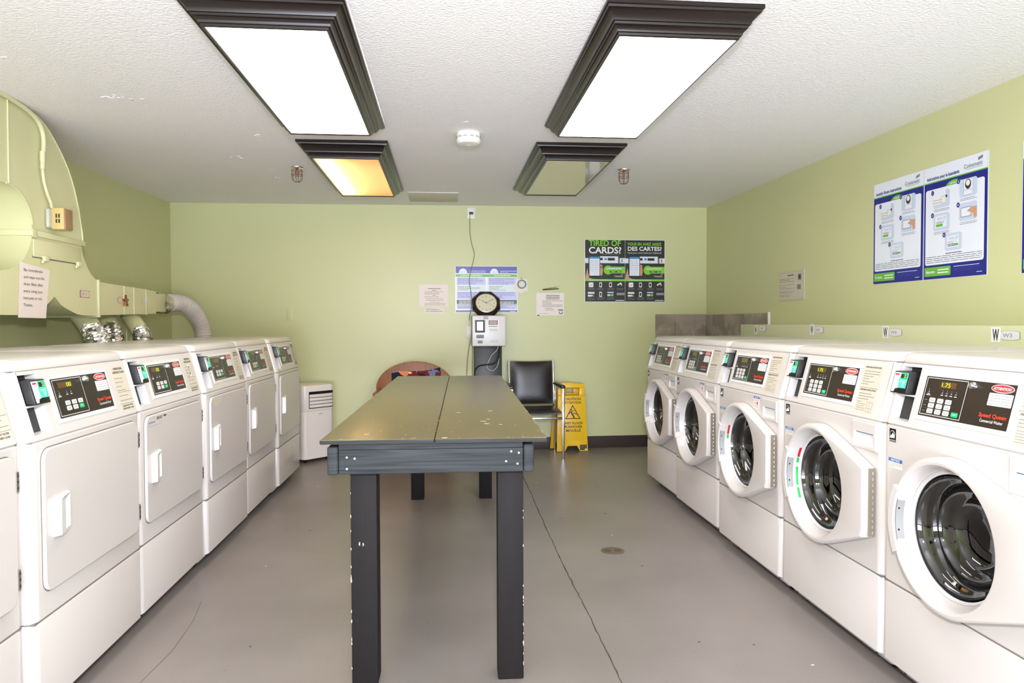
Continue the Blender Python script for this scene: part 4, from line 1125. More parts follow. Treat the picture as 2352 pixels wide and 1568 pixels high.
hose('exhaust_hose', 'silver foil hose hanging alone under the far duct branch', [(-2.01, 4.835, 1.115), (-1.975, 4.79, 1.08), (-1.95, 4.75, 1.03), (-1.945, 4.735, 0.96), (-1.945, 4.73, 0.6)], 0.052, 'foil', 'foil', [(-2.11, 4.91, 1.220), (-2.0, 4.82, 1.105)])
mb = MB()
for y in (5.385, 5.455): mb.tube([(-2.33, y, 0.7), (-2.33, y, 1.21)], 0.006, 'duct_paint', 8)
tag(mb.build('wall_pipe', origin=(-2.33, 5.42, 0.9)), 'pair of thin green pipes on the wall behind the foil hoses', 'pipe')

# ------------------------------------------------------------------ things on the back wall
def BA(u, z, off=0.0): return Vector((u, YBk(u), z)) + Vector((math.sin(ab), -math.cos(ab), 0)) * off
def wall_art(off=0.0008): return Art(BA(0, 0, off), (math.cos(ab), math.sin(ab), 0), (0, 0, 1))
# poster about paying by phone
A = wall_art(); x0, x1, z0, z1 = 1.272, 2.032, 1.346, 1.920; xm = 1.652
A.board(x0, z0, x1, z1, 0.0015, 'poster_white')
for h, (a, b_) in enumerate(((x0 + .004, xm - .001), (xm + .001, x1 - .004))):
    w = b_ - a; zt = z1 - .004; zb = z0 + .004
    A.rect(a, zb, b_, zt, 'poster_black', 1)
    # laundry machines strip
    A.rect(a, 1.700, b_, 1.752, 'poster_grey', 2); A.rect(a, 1.704, a + .03, 1.748, 'poster_white', 3)
    A.rect(a + .12, 1.704, a + .31, 1.766, 'poster_white', 3); A.rect(a + .14, 1.730, a + .165, 1.752, 'poster_black', 4); A.rect(a + .18, 1.732, a + .205, 1.750, 'screen_blue', 4); A.rect(a + .212, 1.728, a + .278, 1.752, 'poster_black', 4)
    A.rect(a + .325, 1.704, b_, 1.750, 'poster_white', 3); A.rect(a + .34, 1.712, a + .352, 1.742, 'grey_ink', 4)
    A.poly([(a, 1.56), (a + .02, 1.66), (a + .03, 1.60), (a + .06, 1.56), (a + .11, 1.555), (a + .07, 1.545), (a, 1.545)], 'skin_ink', 3)
    A.ell(a + .150, 1.632, 0.016, 0.045, 'skin_ink', 3); A.ell(a + .148, 1.672, 0.014, 0.02, 'skin_ink', 3)
    A.rrect(a + .035, 1.566, a + .140, 1.775, .010, 'black', 4); A.rect(a + .040, 1.588, a + .135, 1.762, 'poster_white', 5); A.rect(a + .040, 1.744, a + .135, 1.762, 'screen_blue', 6)
    for zz in (1.722, 1.702, 1.660, 1.640):
        for xx in (a + .048, a + .092): A.rect(xx, zz, xx + .006, zz + .005, 'poster_green', 6); A.rect(xx + .01, zz + .001, xx + .026, zz + .003, 'grey_ink', 6)
    A.rect(a + .042, 1.683, a + .133, 1.685, 'grey_ink', 6)
    p = []
    for k in range(32):
        aa = 2 * PI * k / 32; r = 0.045 if k % 2 else 0.038; p.append((a + .215 + r * math.cos(aa), 1.640 + r * math.sin(aa)))
    A.poly(p, 'lime', 4); A.rect(a + .21, 1.610, b_, 1.672, 'lime', 5)
    A.lines(a + .20, b_ - .03, 1.662, 1.645, 1 if h == 0 else 2, 'poster_white', 6, 3 + h, 0.5); A.rect(a + .232, 1.618, a + .284, 1.632, 'black', 6); A.rect(a + .288, 1.618, a + .340, 1.632, 'black', 6)
    A.rect(a + .245, 1.623, a + .278, 1.627, 'white_ink', 7); A.rect(a + .300, 1.623, a + .334, 1.627, 'white_ink', 7)
    A.text('Coinamatic', a + .275, 1.578, 0.015, 'white_ink', 4, w=.082); A.rect(a + .285, 1.570, a + .352, 1.572, 'grey_ink', 4); A.line(a + .340, 1.598, a + .356, 1.603, .003, 'white_ink', 4)
    A.rect(a, 1.538, b_, 1.556, 'lime', 5); A.lines(a + .03, a + .25, 1.552, 1.541, 1, 'poster_white', 6, 8, 0.4)
    for k, xx in enumerate((.055, .145, .238, .325)):
        if k == 0: A.rrect(a + xx - .022, 1.482, a + xx + .022, 1.526, .008, 'white_ink', 4); A.line(a + xx - .012, 1.500, a + xx + .014, 1.508, .003, 'grey_ink', 5); A.line(a + xx - .012, 1.494, a + xx + .014, 1.502, .003, 'grey_ink', 5)
        elif k < 3: A.rrect(a + xx - .013, 1.482, a + xx + .013, 1.526, .004, 'white_ink', 4); A.rect(a + xx - .008, 1.491, a + xx + .008, 1.518, 'poster_black', 5)
        else: A.poly([(a + xx - .025, 1.506), (a + xx + .012, 1.528), (a + xx + .024, 1.500), (a + xx + .015, 1.497), (a + xx + .008, 1.513), (a + xx - .02, 1.495)], 'white_ink', 4)
        A.lines(a + xx - .028, a + xx + .034, 1.474, 1.456, 2, 'grey_ink', 4, 5 + k, 0.35)
    for k, xx in enumerate((.055, .145, .238, .325)):
        if k == 0: A.rect(a + xx - .03, 1.422, a + xx + .032, 1.438, 'white_ink', 4); A.rect(a + xx - .03, 1.396, a + xx + .01, 1.412, 'white_ink', 4); A.poly([(a + xx + .008, 1.42), (a + xx + .032, 1.398), (a + xx + .006, 1.396)], 'skin_ink', 4)
        elif k == 1: A.rrect(a + xx - .013, 1.394, a + xx + .013, 1.440, .004, 'white_ink', 4); A.rect(a + xx - .008, 1.403, a + xx + .008, 1.431, 'poster_black', 5)
        elif k == 2: A.rect(a + xx - .03, 1.428, a + xx + .03, 1.440, 'poster_pale', 4); A.rect(a + xx - .03, 1.400, a + xx, 1.418, 'poster_pale', 4); A.ell(a + xx + .016, 1.410, .012, .012, 'lime', 4, 14)
        else: A.lines(a + xx - .028, a + xx + .045, 1.432, 1.408, 2, 'white_ink', 4, 5, 0.4, 1)
        if k < 3: A.lines(a + xx - .03, a + xx + .035, 1.390, 1.366, 3, 'grey_ink', 4, 15 + k, 0.35)
    A.rect(a + w - .09, 1.358, a + w - .01, 1.364, 'white_ink', 4)
a = x0 + .004
A.text('TIRED OF', a + .034, 1.862, 0.050, 'lime', 5, w=.300, bold=True); A.text('CARDS?', a + .034, 1.794, 0.056, 'white_ink', 5, w=.305, bold=True); A.rect(a + .16, 1.781, a + .33, 1.7835, 'grey_ink', 4)
a = xm + .001
A.text('VOUS EN AVEZ ASSEZ', a + .020, 1.868, 0.025, 'lime', 5, w=.325, bold=True); A.text('DES CARTES?', a + .024, 1.820, 0.036, 'white_ink', 5, w=.322, bold=True); A.text('Payez pour votre lessive par téléphone!', a + .024, 1.794, 0.0125, 'white_ink', 5, w=.322)
tag(A.build('poster', origin=BA(1.65, 1.63)), 'black and green bilingual poster headed TIRED OF CARDS? on the back wall', 'poster')
# rules poster
A = wall_art(); x0, x1, z0, z1 = 0.086, 0.650, 1.250, 1.670
A.board(x0, z0, x1, z1, 0.0015, 'poster_white'); A.rect(x0 + .004, 1.605, x1 - .004, z1 - .004, 'poster_violet', 1); A.rect(x0 + .004, 1.572, x1 - .004, 1.596, 'poster_green', 1)
A.text('PAYEZ POUR VOTRE LESSIVE', x0 + .05, 1.579, .009, 'white_ink', 2, w=.19, bold=True) if False else None
A.lines(x0 + .05, x0 + .24, 1.590, 1.578, 1, 'white_ink', 2, 4, .6, 1); A.lines(x0 + .35, x0 + .50, 1.590, 1.578, 1, 'white_ink', 2, 5, .6, 1)
for k in (0, 1):
    cx = x0 + .070 + k * .282; A.ell(cx, 1.606, .037, .041, 'poster_white', 2, 20, 0, 180); A.text('Coinamatic', cx, 1.614, .008, 'grey_ink', 3, w=.048, align='c')
    A.lines(cx + .055, cx + .205, 1.632, 1.610, 2 + k, 'poster_pale', 2, 3 + k, .4)
    a = x0 + .012 + k * .284; b_ = a + .262
    A.rect(a, 1.500, b_, 1.566, 'poster_lilac', 1); A.lines(a + .01, b_ - .02, 1.562, 1.502, 6, 'poster_violet', 2, 6 + k, .3, .4)
    A.rect(a, 1.446, b_, 1.494, 'poster_mint', 1); A.lines(a + .01, b_ - .05, 1.492, 1.448, 4, 'grey_ink', 2, 9 + k, .3, .2)
    A.rect(a, 1.374, b_, 1.440, 'poster_lilac', 1); A.lines(a + .01, b_ - .02, 1.437, 1.378, 5, 'poster_violet', 2, 12 + k, .3, .4)
    A.rect(a, 1.328, b_, 1.366, 'poster_grey', 1); A.lines(a + .02, b_ - .03, 1.362, 1.330, 3, 'white_ink', 2, 14 + k, .4); A.rect(a, 1.316, b_, 1.322, 'poster_grey', 1)
    A.rect(a, 1.284, b_, 1.312, 'poster_lilac', 1); A.lines(a + .01, b_ - .02, 1.310, 1.286, 3, 'grey_ink', 2, 19 + k, .3)
A.rect(x0 + .004, z0 + .004, x1 - .004, 1.272, 'poster_violet', 1); A.rect(x1 - .07, 1.258, x1 - .02, 1.264, 'poster_pale', 2)
tag(A.build('poster', origin=BA(0.37, 1.46)), 'purple and white bilingual rules poster partly behind the octagonal clock', 'poster')
# notices
def notice(label, x0, z0, x1, z1, m, th, fn):
    A = wall_art(); A.board(x0, z0, x1, z1, th, m); fn(A, x0, z0, x1, z1); return tag(A.build('notice_sheet', origin=BA((x0 + x1) / 2, (z0 + z1) / 2)), label, 'notice')
def f1(A, x0, z0, x1, z1):
    c = (x0 + x1) / 2 + .006; A.lines(c - .055, c + .06, z1 - .030, z1 - .046, 1, 'rust', 2, 1, .35, 1); A.lines(c - .018, c + .02, z1 - .050, z1 - .058, 1, 'dark_ink', 2, 1, .5, 1)
    A.lines(x0 + .05, x1 - .02, z1 - .060, z1 - .092, 3, 'rust', 2, 2, .25, .4); A.lines(c - .016, c + .016, z1 - .094, z1 - .102, 1, 'dark_ink', 2, 1, .4, 1)
    A.lines(x0 + .05, x1 - .08, z1 - .106, z1 - .116, 1, 'dark_ink', 2, 3, .25, 1); A.lines(x0 + .06, x1 - .04, z1 - .122, z1 - .150, 2, 'dark_ink', 2, 5, .16, 1)
    A.lines(c - .04, c + .06, z1 - .156, z1 - .164, 1, 'rust', 2, 5, .3, 1); A.lines(x0 + .05, x1 - .02, z1 - .166, z1 - .188, 2, 'rust', 2, 4, .25, .3)
notice('pale pink notice sheet left of the purple rules poster', -0.238, 1.308, 0.020, 1.503, 'pink_paper', 0.0008, f1)
def f2(A, x0, z0, x1, z1):
    A.text('WIFI: Basement', x0 + .012, z0 + .030, .010, 'dark_ink', 2, w=.12); A.text('PASS: LAUNDRYROOM', x0 + .012, z0 + .012, .010, 'dark_ink', 2, w=.148)
notice('narrow paper strip with wifi details under the pink notice', -0.190, 1.245, -0.016, 1.292, 'pink_paper', 0.0008, f2)
def f3(A, x0, z0, x1, z1):
    A.lines(x0 + .09, x1 - .04, z1 - .016, z1 - .062, 3, 'dark_ink', 2, 7, .38, 1); A.lines(x0 + .055, x1 - .015, z1 - .066, z1 - .130, 5, 'dark_ink', 2, 9, .22, .6); A.lines(x0 + .08, x1 - .09, z1 - .134, z1 - .164, 3, 'dark_ink', 2, 5, .2, .6)
    A.rect(x1 - .055, z0 + .046, x1 - .008, z0 + .054, 'dark_ink', 2); A.ell(x1 - .03, z0 + .026, .02, .016, 'grey_ink', 2); A.ell(x1 - .03, z0 + .030, .012, .010, 'paper', 3)
    A.rect(x0 + .010, z0 - .004, x0 + .026, z0 + .006, 'black', 2); A.lines(x0 + .03, x0 + .12, z0 + .025, z0 + .01, 1, 'grey_ink', 2, 2, .15, .5)
notice('white notice sheet with a small bear badge, right of the clock below the pens', 0.823, 1.224, 1.079, 1.429, 'pink_paper', 0.0008, f3)
# framed notice on the right wall etc.
def RA(y, z, off=0.0): return Vector((XR(y) - off, y, z))
rdir = Vector((0.019, -1, 0)).normalized()
def rart(off=0.0008): return Art(Vector((XR(6.39) - off, 6.39, 0)), rdir, (0, 0, 1))
def ru(y): return (6.39 - y) / abs(rdir.y)
# laundry instructions poster
def instr_half(A, a, b_, z0, z1, title, fr, foot):
    w = b_ - a; H = z1 - z0
    A.rect(a, z0, b_, z1, 'poster_navy', 1); A.rect(a, z0 + H * .865, b_, z1, 'poster_white', 2); A.rect(a, z0 + H * .858, b_, z0 + H * .868, 'poster_green', 3)
    A.text(title, a + w * .05, z0 + H * .885, .017, 'poster_navy', 4, w=w * .53, bold=True)
    A.text('Coinamatic', a + w * .65, z0 + H * .905, .020, 'poster_grey', 4, w=w * .28); A.rect(a + w * .68, z0 + H * .892, a + w * .92, z0 + H * .895, 'grey_ink', 4)
    A.line(a + w * .86, z0 + H * .962, a + w * .93, z0 + H * .975, .005, 'poster_grey', 4); A.line(a + w * .86, z0 + H * .950, a + w * .93, z0 + H * .963, .005, 'poster_grey', 4)
    A.rrect(a + w * .03, z0 + H * .125, b_ - w * .04, z0 + H * .800, .012, 'poster_white', 3)
    A.ell(a + w * .5, z0 + H * .785, w * .14, H * .058, 'poster_green', 2, 24, 0, 180); A.text(fr, a + w * .5, z0 + H * .808, .009, 'white_ink', 4, w=w * .14, align='c', bold=True)
    cells = [(.30, .70, 1), (.72, .745, 2), (.30, .50, 3), (.72, .545, 4), (.50, .31, 5)]
    for cx, cz, n in cells:
        x = a + w * cx; z = z0 + H * cz; rx = w * .135; rz = H * .075
        A.rrect(x - rx, z - rz, x + rx, z + rz, .014, 'poster_pale', 4)
        if n == 1: A.rect(x - rx, z - .01, x + rx * .5, z + rz * 1.1, 'poster_white', 5); A.rect(x - rx, z - rz * .6, x + rx * .6, z + rz * .1, 'paper', 6); A.frame(x, z - rz * .55, x + rx * .55, z + rz * .3, .0015, 'grey_ink', 7); A.rect(x - rx, z - rz * .1, x, z - rz * .05, 'grey_ink', 7); A.rect(x - rx, z - rz * .4, x, z - rz * .35, 'grey_ink', 7); A.ell(x + rx * .62, z + rz * .2, .006, .007, 'dark_ink', 7)
        elif n == 2: A.rect(x - rx * .5, z - rz * .85, x + rx * .55, z + rz * .95, 'poster_white', 5); A.frame(x - rx * .5, z - rz * .85, x + rx * .55, z + rz * .95, .001, 'grey_ink', 6); A.ell(x, z + rz * .35, .019, .024, 'dark_ink', 6); A.ell(x, z + rz * .48, .013, .014, 'paper', 7); A.rect(x - rx * .5, z - rz * .3, x + rx * .55, z - rz * .27, 'grey_ink', 6)
        elif n == 4: A.rrect(x - rx * .8, z - rz * .6, x + rx * .4, z + rz * .5, .006, 'grey_ink', 5); A.rrect(x - rx * .74, z - rz * .53, x + rx * .34, z + rz * .43, .005, 'poster_white', 6); A.poly([(x - rx * .1, z), (x + rx * .4, z + rz * .4), (x + rx, z + rz * .4), (x + rx, z - rz * .75), (x + rx * .75, z - rz * .9), (x + rx * .6, z - rz * .3), (x + rx * .2, z - rz * .12)], 'skin_ink', 7)
        else:
            A.rect(x - rx * .75, z - rz * .65, x + rx * .65, z + rz * .7, 'poster_white', 5); A.rect(x - rx * .5, z + rz * .25, x + rx * .15, z + rz * .5, 'poster_pale', 6)
            A.lines(x - rx * .65, x + rx * .1, z + rz * .1, z - rz * .15, 2, 'grey_ink', 6, 3, .3); A.lines(x + rx * .25, x + rx * .6, z + rz * .6, z - rz * .1, 4, 'grey_ink', 6, 4, .25)
            if n == 3: A.rrect(x - rx * .65, z - rz * .55, x + rx * .2, z - rz * .25, .004, 'poster_green', 6); A.lines(x - rx * .5, x + rx * .3, z - rz * .02, z - rz * .2, 1, 'dark_ink', 6, 4, .3)
            else: A.lines(x - rx * .65, x + rx * .3, z - rz * .2, z - rz * .55, 2, 'dark_ink', 6, 4, .5); A.rrect(x + rx * .2, z - rz * .5, x + rx * .6, z - rz * .25, .003, 'poster_green', 7)
        A.ell(x - rx * 1.1, z + rz * .9, .010, .0125, 'poster_navy', 6, 18); A.text(str(n), x - rx * 1.1, z + rz * .9 - .005, .010, 'white_ink', 7, align='c', bold=True)
        A.lines(x - rx * .9, x + rx, z - rz * 1.1, z - rz * 1.45, 2 if n < 5 else 1, 'dark_ink', 5, n, .22, .7)
    A.lines(a + w * .05, b_ - w * .06, z0 + H * .205, z0 + H * .138, 4, 'dark_ink', 5, 8, .22, .7)
    A.rrect(a + w * .02, z0 + H * .025, a + w * .46, z0 + H * .105, .005, 'poster_green', 3); A.text(foot, a + w * .05, z0 + H * .054, .013, 'white_ink', 4, w=w * .15, bold=True)
    A.lines(a + w * .25, a + w * .43, z0 + H * .09, z0 + H * .04, 2, 'white_ink', 4, 3, .45, 1)
    A.rect(a + w * .51, z0 + H * .092, a + w * .9, z0 + H * .097, 'poster_pale', 4); A.lines(a + w * .51, a + w * .93, z0 + H * .085, z0 + H * .05, 4, 'poster_violet', 4, 3, .22, .6); A.rect(a + w * .86, z0 + H * .028, a + w * .94, z0 + H * .033, 'poster_pale', 4)
A = rart(); a0, a1, am = ru(3.880), ru(3.035), ru(3.460); A.board(a0, 1.371, a1, 1.946, 0.0016, 'poster_white')
instr_half(A, a0 + .003, am - .003, 1.373, 1.944, 'Laundry Room Instructions', 'WASHER', 'For Service')
instr_half(A, am + .003, a1 - .002, 1.373, 1.944, 'Instructions pour la buanderie', 'LAVEUSE', 'Réparations')
tag(A.build('poster', origin=RA(3.46, 1.65)), 'large blue and white bilingual laundry instructions poster on the right wall', 'poster')
A = rart(); a0, a1 = ru(2.845), ru(2.0); A.board(a0, 1.363, a1, 1.938, 0.0016, 'poster_white')
instr_half(A, a0 + .003, ru(2.425), 1.365, 1.936, 'Laundry Room Instructions', 'DRYER', 'For Service')
instr_half(A, ru(2.419), a1 - .002, 1.365, 1.936, 'Instructions pour la buanderie', 'SÉCHEUSE', 'Réparations')
tag(A.build('poster', origin=RA(2.42, 1.65)), 'blue poster just showing at the right photo edge of the right wall', 'poster')
A = rart(); a0, a1 = ru(4.990), ru(4.640); A.board(a0, 1.311, a1, 1.519, 0.004, 'label_beige'); A.frame(a0 + .006, 1.317, a1 - .006, 1.513, .001, 'grey_ink', 1)
w = a1 - a0; A.rect(a0 + w * .35, 1.487, a0 + w * .60, 1.493, 'dark_ink', 2)
for zt, zb, n_, e in ((1.472, 1.440, 3, .62), (1.428, 1.420, 1, .95), (1.412, 1.392, 2, .65), (1.382, 1.362, 3, .62), (1.354, 1.336, 2, .95)): A.lines(a0 + .015, a0 + w * e, zt, zb, n_, 'grey_ink', 2, int(zt * 1000), .28, .5)
A.rect(a0 + w * .77, 1.450, a0 + w * .90, 1.494, 'grey_ink', 2); A.ell(a0 + w * .835, 1.472, .014, .013, 'dark_ink', 3, 14); A.rect(a0 + w * .74, 1.386, a0 + w * .88, 1.420, 'grey_ink', 2)
tag(A.build('notice_sheet', origin=RA(4.81, 1.41)), 'beige framed notice sheet with two tiny pictures on the right wall', 'notice')

# card refill station
kt = thing('payment_kiosk', 'white wall card reload machine above a black backing panel at the back wall', 'payment kiosk', (0.37, 6.34, 0), ab)
mb = MB(); mb.box(-0.121, 0.121, -0.135, -0.006, 0.0, 0.955, 'bracket_black', 0.004)
for x, z in ((0.0, 0.905), (-0.09, 0.83)): mb.lathe([(0.008, 0), (0.007, -0.003)], 'black', (x, -0.135, z), 'y', 12, cap1=True)
mb.build('backing_panel', kt)
mb = MB(); mb.box(-0.143, 0.149, -0.175, -0.006, 0.951, 1.222, 'seam_grey', 0.012, 3); mb.box(-0.146, 0.152, -0.190, -0.168, 0.951, 1.222, 'plastic_white', 0.012, 4); cs = mb.build('casing', kt)
A = Art((0, -0.190, 0)); A.text('Coinamatic', -0.10, 1.199, .006, 'grey_ink', 1, w=.045); A.rect(-.048, 1.190, -.004, 1.212, 'poster_grey', 1); A.rect(-.046, 1.198, -.006, 1.204, 'white_ink', 2)
A.rect(0.0, 1.105, .090, 1.180, 'white_ink', 1); A.rect(0.0, 1.140, .080, 1.178, 'dark_red', 2); A.lines(.006, .074, 1.175, 1.143, 3, 'white_ink', 3, 2, .45, 1); A.rect(0.0, 1.124, .078, 1.128, 'dark_ink', 2)
A.lines(.004, .074, 1.104, 1.084, 2, 'grey_ink', 2, 2, .25, 1)
A.rect(-.109, 1.022, -.043, 1.052, 'poster_grey', 1); A.lines(-.10, -.052, 1.047, 1.027, 2, 'grey_ink', 2, 2, .3, 1)
A.rect(-.104, 1.000, -.048, 1.004, 'grey_ink', 1); A.poly([(-.10, .978), (-.052, .978), (-.060, .998), (-.092, .998)], 'grey_ink', 1); A.lines(.015, .08, 1.004, .984, 2, 'grey_ink', 1, 2, .2, 1)
A.build('front_print', cs)
mb = MB(); mb.box(-0.120, -0.033, -0.196, -0.188, 1.072, 1.182, 'poster_grey', 0.004); mb.box(-0.110, -0.043, -0.1975, -0.195, 1.085, 1.174, 'matte_dark', 0.001, 1); sc = mb.build('screen_frame', cs)
mb = MB(); mb.box(-0.104, -0.050, -0.1985, -0.197, 1.090, 1.168, 'screen_white'); mb.build('screen', cs)
# its cables
mb = MB()
def LK(p): return [Vector((x - 0.0, y, z)) for x, y, z in p]
pts = [(0.465, 6.16, 0.96), (0.467, 6.17, 0.90), (0.458, 6.17, 0.84), (0.42, 6.17, 0.80), (0.363, 6.17, 0.79), (0.30, 6.18, 0.782), (0.262, 6.185, 0.755), (0.248, 6.19, 0.70), (0.247, 6.19, 0.6)]
mb.tube(LK(pts), 0.0055, 'cord_black', 8, sub=6)
tag(mb.build('power_cable', origin=(0.37, 6.17, 0.8)), 'thick black cable curving across the black backing panel', 'cable')
mb = MB(); pts = [(0.458, 6.16, 0.955), (0.445, 6.17, 0.915), (0.40, 6.175, 0.87), (0.37, 6.175, 0.81), (0.358, 6.175, 0.775), (0.375, 6.175, 0.745), (0.41, 6.175, 0.737), (0.445, 6.175, 0.765), (0.462, 6.175, 0.82), (0.466, 6.175, 0.90), (0.46, 6.165, 0.955)]
mb.tube(LK(pts), 0.003, 'cord_white', 8, sub=6)
tag(mb.build('power_cable', origin=(0.4, 6.17, 0.8)), 'thin white cable looped in front of the black backing panel', 'cable')

# octagonal clock leaning on the kiosk
ct = thing('wall_clock', 'octagonal dark wood clock leaning back on top of the white kiosk', 'clock', (0.360, 6.195, 1.2225), ab)
ct.rotation_euler = (math.radians(-28), 0, ab)
def octo(r, y, c=0.124):
    return [Vector((r * math.cos(PI / 8 + k * PI / 4), y, c + r * math.sin(PI / 8 + k * PI / 4))) for k in range(8)]
mb = MB(); Rr_ = 0.134
mb.loft([octo(Rr_, 0.032), octo(Rr_, 0.006), octo(Rr_ - .012, -0.004), octo(Rr_ - .030, -0.004)], 'clock_wood', cap0=True)
n = 8
mb.loft([octo(Rr_ - .030, -0.004), octo(0.04, 0.004)], 'clock_wood'); mb.build('clock_frame', ct, angle=20)
mb = MB(); mb.lathe([(0.096, 0.002), (0.097, -0.008), (0.092, -0.010), (0.090, -0.003)], 'steel', (0, 0, 0.124), 'y', 40); mb.build('bezel', ct)
A = Art((0, -0.004, 0.124)); A.ell(0, 0, .091, .091, 'clock_cream', 0, 40)
for k in range(1, 13):
    a = PI / 2 - k * PI / 6; A.text(str(k), .070 * math.cos(a), .070 * math.sin(a) - .007, .014, 'dark_ink', 1, align='c')
A.build('clock_face', ct)
A = Art((0, -0.006, 0.124)); A.line(0.004, -.002, -.040, .025, .004, 'dark_ink', 1); A.line(-.004, -.002, .060, .038, .003, 'dark_ink', 2); A.line(-.01, .004, .052, -.020, .001, 'dark_ink', 3); A.ell(0, 0, .005, .005, 'dark_ink', 4, 12); A.build('clock_hands', ct)

# outlets and cord
def outlet(label, u, z, w, h, hi):
    t = thing('power_outlet', label, 'outlet', BA(u, z), ab, None)
    mb = MB(); mb.box(-w / 2, w / 2, -0.006, 0.001, -h / 2, h / 2, 'plug_white', 0.003); mb.build('cover_plate', t)
    mb = MB()
    if hi: mb.box(-0.018, 0.018, -0.022, -0.005, -0.012, 0.008, 'black', 0.002); mb.build('plug', t)
    else:
        mb.box(0.012, 0.034, -0.030, -0.005, 0.020, 0.034, 'plug_white', 0.003); mb.box(-0.02, 0.0, -0.020, -0.005, -0.045, -0.02, 'plug_white', 0.003); mb.build('plug', t)
    return t
outlet('white outlet plate with black plug just below the ceiling on the back wall', 0.231, 2.143, 0.070, 0.096, True)
outlet('white outlet plate half hidden behind the left side of the kiosk', 0.215, 1.074, 0.056, 0.114, False)
mb = MB()
mb.tube([(0.223, 6.325, 2.136), (0.219, 6.336, 2.062), (0.222, 6.336, 1.945), (0.237, 6.336, 1.859), (0.258, 6.336, 1.781), (0.248, 6.336, 1.711), (0.225, 6.333, 1.625), (0.212, 6.333, 1.535), (0.224, 6.333, 1.445), (0.231, 6.333, 1.359), (0.226, 6.333, 1.272), (0.212, 6.30, 1.215), (0.210, 6.29, 1.18)], 0.0028, 'cord_green', 8, sub=6)
tag(mb.build('power_cord', origin=(0.23, 6.33, 1.8)), 'thin grey cord hanging from the high outlet down to the kiosk', 'cord')
mb = MB()
mb.tube([(0.230, 6.31, 1.10), (0.226, 6.325, 1.03), (0.205, 6.33, 0.93), (0.190, 6.33, 0.80), (0.184, 6.33, 0.60), (0.19, 6.33, 0.2)], 0.004, 'cord_tan', 8, sub=5)
tag(mb.build('power_cord', origin=(0.2, 6.33, 0.8)), 'tan cord running down from the low outlet behind the table', 'cord')
mb = MB()
mb.tube([(0.236, 6.31, 1.05), (0.234, 6.325, 0.97), (0.240, 6.33, 0.90), (0.236, 6.31, 0.80), (0.237, 6.30, 0.6)], 0.003, 'cord_tan', 8, sub=5)
tag(mb.build('power_cord', origin=(0.24, 6.33, 0.9)), 'short cord dropping beside the left edge of the black backing panel', 'cord')
# cables and cords belong to the machines they feed
def adopt(o, par):
    Mx = Matrix.Translation(par.location) @ par.rotation_euler.to_matrix().to_4x4()
    o.parent = par; o.matrix_parent_inverse = Mx.inverted()
    for k in ('category', 'label', 'group'):
        if k in o: del o[k]
    return o
for o in list(C.objects):
    if o.name.split('.')[0] in ('power_cable', 'power_cord'): adopt(o, kt)
# blank plate
mb = MB(); mb.box(-0.029, 0.029, -0.003, 0.002, -0.052, 0.052, 'wall_green', 0.002); o = mb.build('blank_plate'); o.location = BA(-1.362, 1.238); o.rotation_euler = (0, 0, ab)
tag(o, 'small green-painted blank plate on the back wall above the last dryer', 'cover plate')

# roll of tape with paper scraps
t = thing('tape_roll', 'roll of green-edged tape hanging on a nail beside the rules poster', 'tape', BA(0.688, 1.507), ab)
mb = MB(); mb.lathe([(0.031, -0.004), (0.031, -0.022), (0.040, -0.022), (0.040, -0.004), (0.031, -0.004)], 'tape_green', (0, 0, 0), 'y', 32); mb.build('tape_ring', t)
mb = MB(); mb.lathe([(0.003, 0), (0.005, -0.026)], 'rust', (-0.006, 0, 0.052), 'y', 8, cap1=True); mb.build('nail', t)
A = wall_art(0.003)
A.poly([(0.640, 1.560), (0.740, 1.555), (0.744, 1.450), (0.705, 1.440), (0.690, 1.425), (0.655, 1.440), (0.610, 1.475)], 'pink_paper', 1)
tag(A.build('paper_scrap', origin=BA(0.68, 1.5)), 'torn white paper scrap behind the roll of tape', 'paper')
# pens on a hook
t = thing('wall_hook', 'clear plastic adhesive hook above the bear notice', 'hook', BA(0.946, 1.475), ab)
mb = MB(); mb.box(-0.015, 0.015, -0.003, 0, -0.01, 0.028, 'clear_glass', 0.001, 1); mb.box(-0.012, 0.012, -0.014, -0.003, -0.016, -0.010, 'clear_glass', 0.001, 1); mb.build('hook_body', t)
for i, (m, z, dz, lab) in enumerate((('pen_gold', 1.470, 0.010, 'gold pen resting on the clear wall hook'), ('cord_black', 1.464, 0.002, 'dark pen lying under the gold pen on the wall hook'))):
    mb = MB(); mb.tube([BA(0.878, z - 0.008, 0.010 + i * .008), BA(0.884, z - .007, 0.010 + i * .008), BA(1.0 + i * .016, z + dz, 0.010 + i * .008), BA(1.012 + i * .016, z + dz + .001, 0.010 + i * .008)], 0.004, m, 8, rf=lambda q, k: (0.001, 0.004, 0.004, 0.003)[q])
    tag(mb.build('pen', origin=BA(0.95, z)), lab, 'pen')

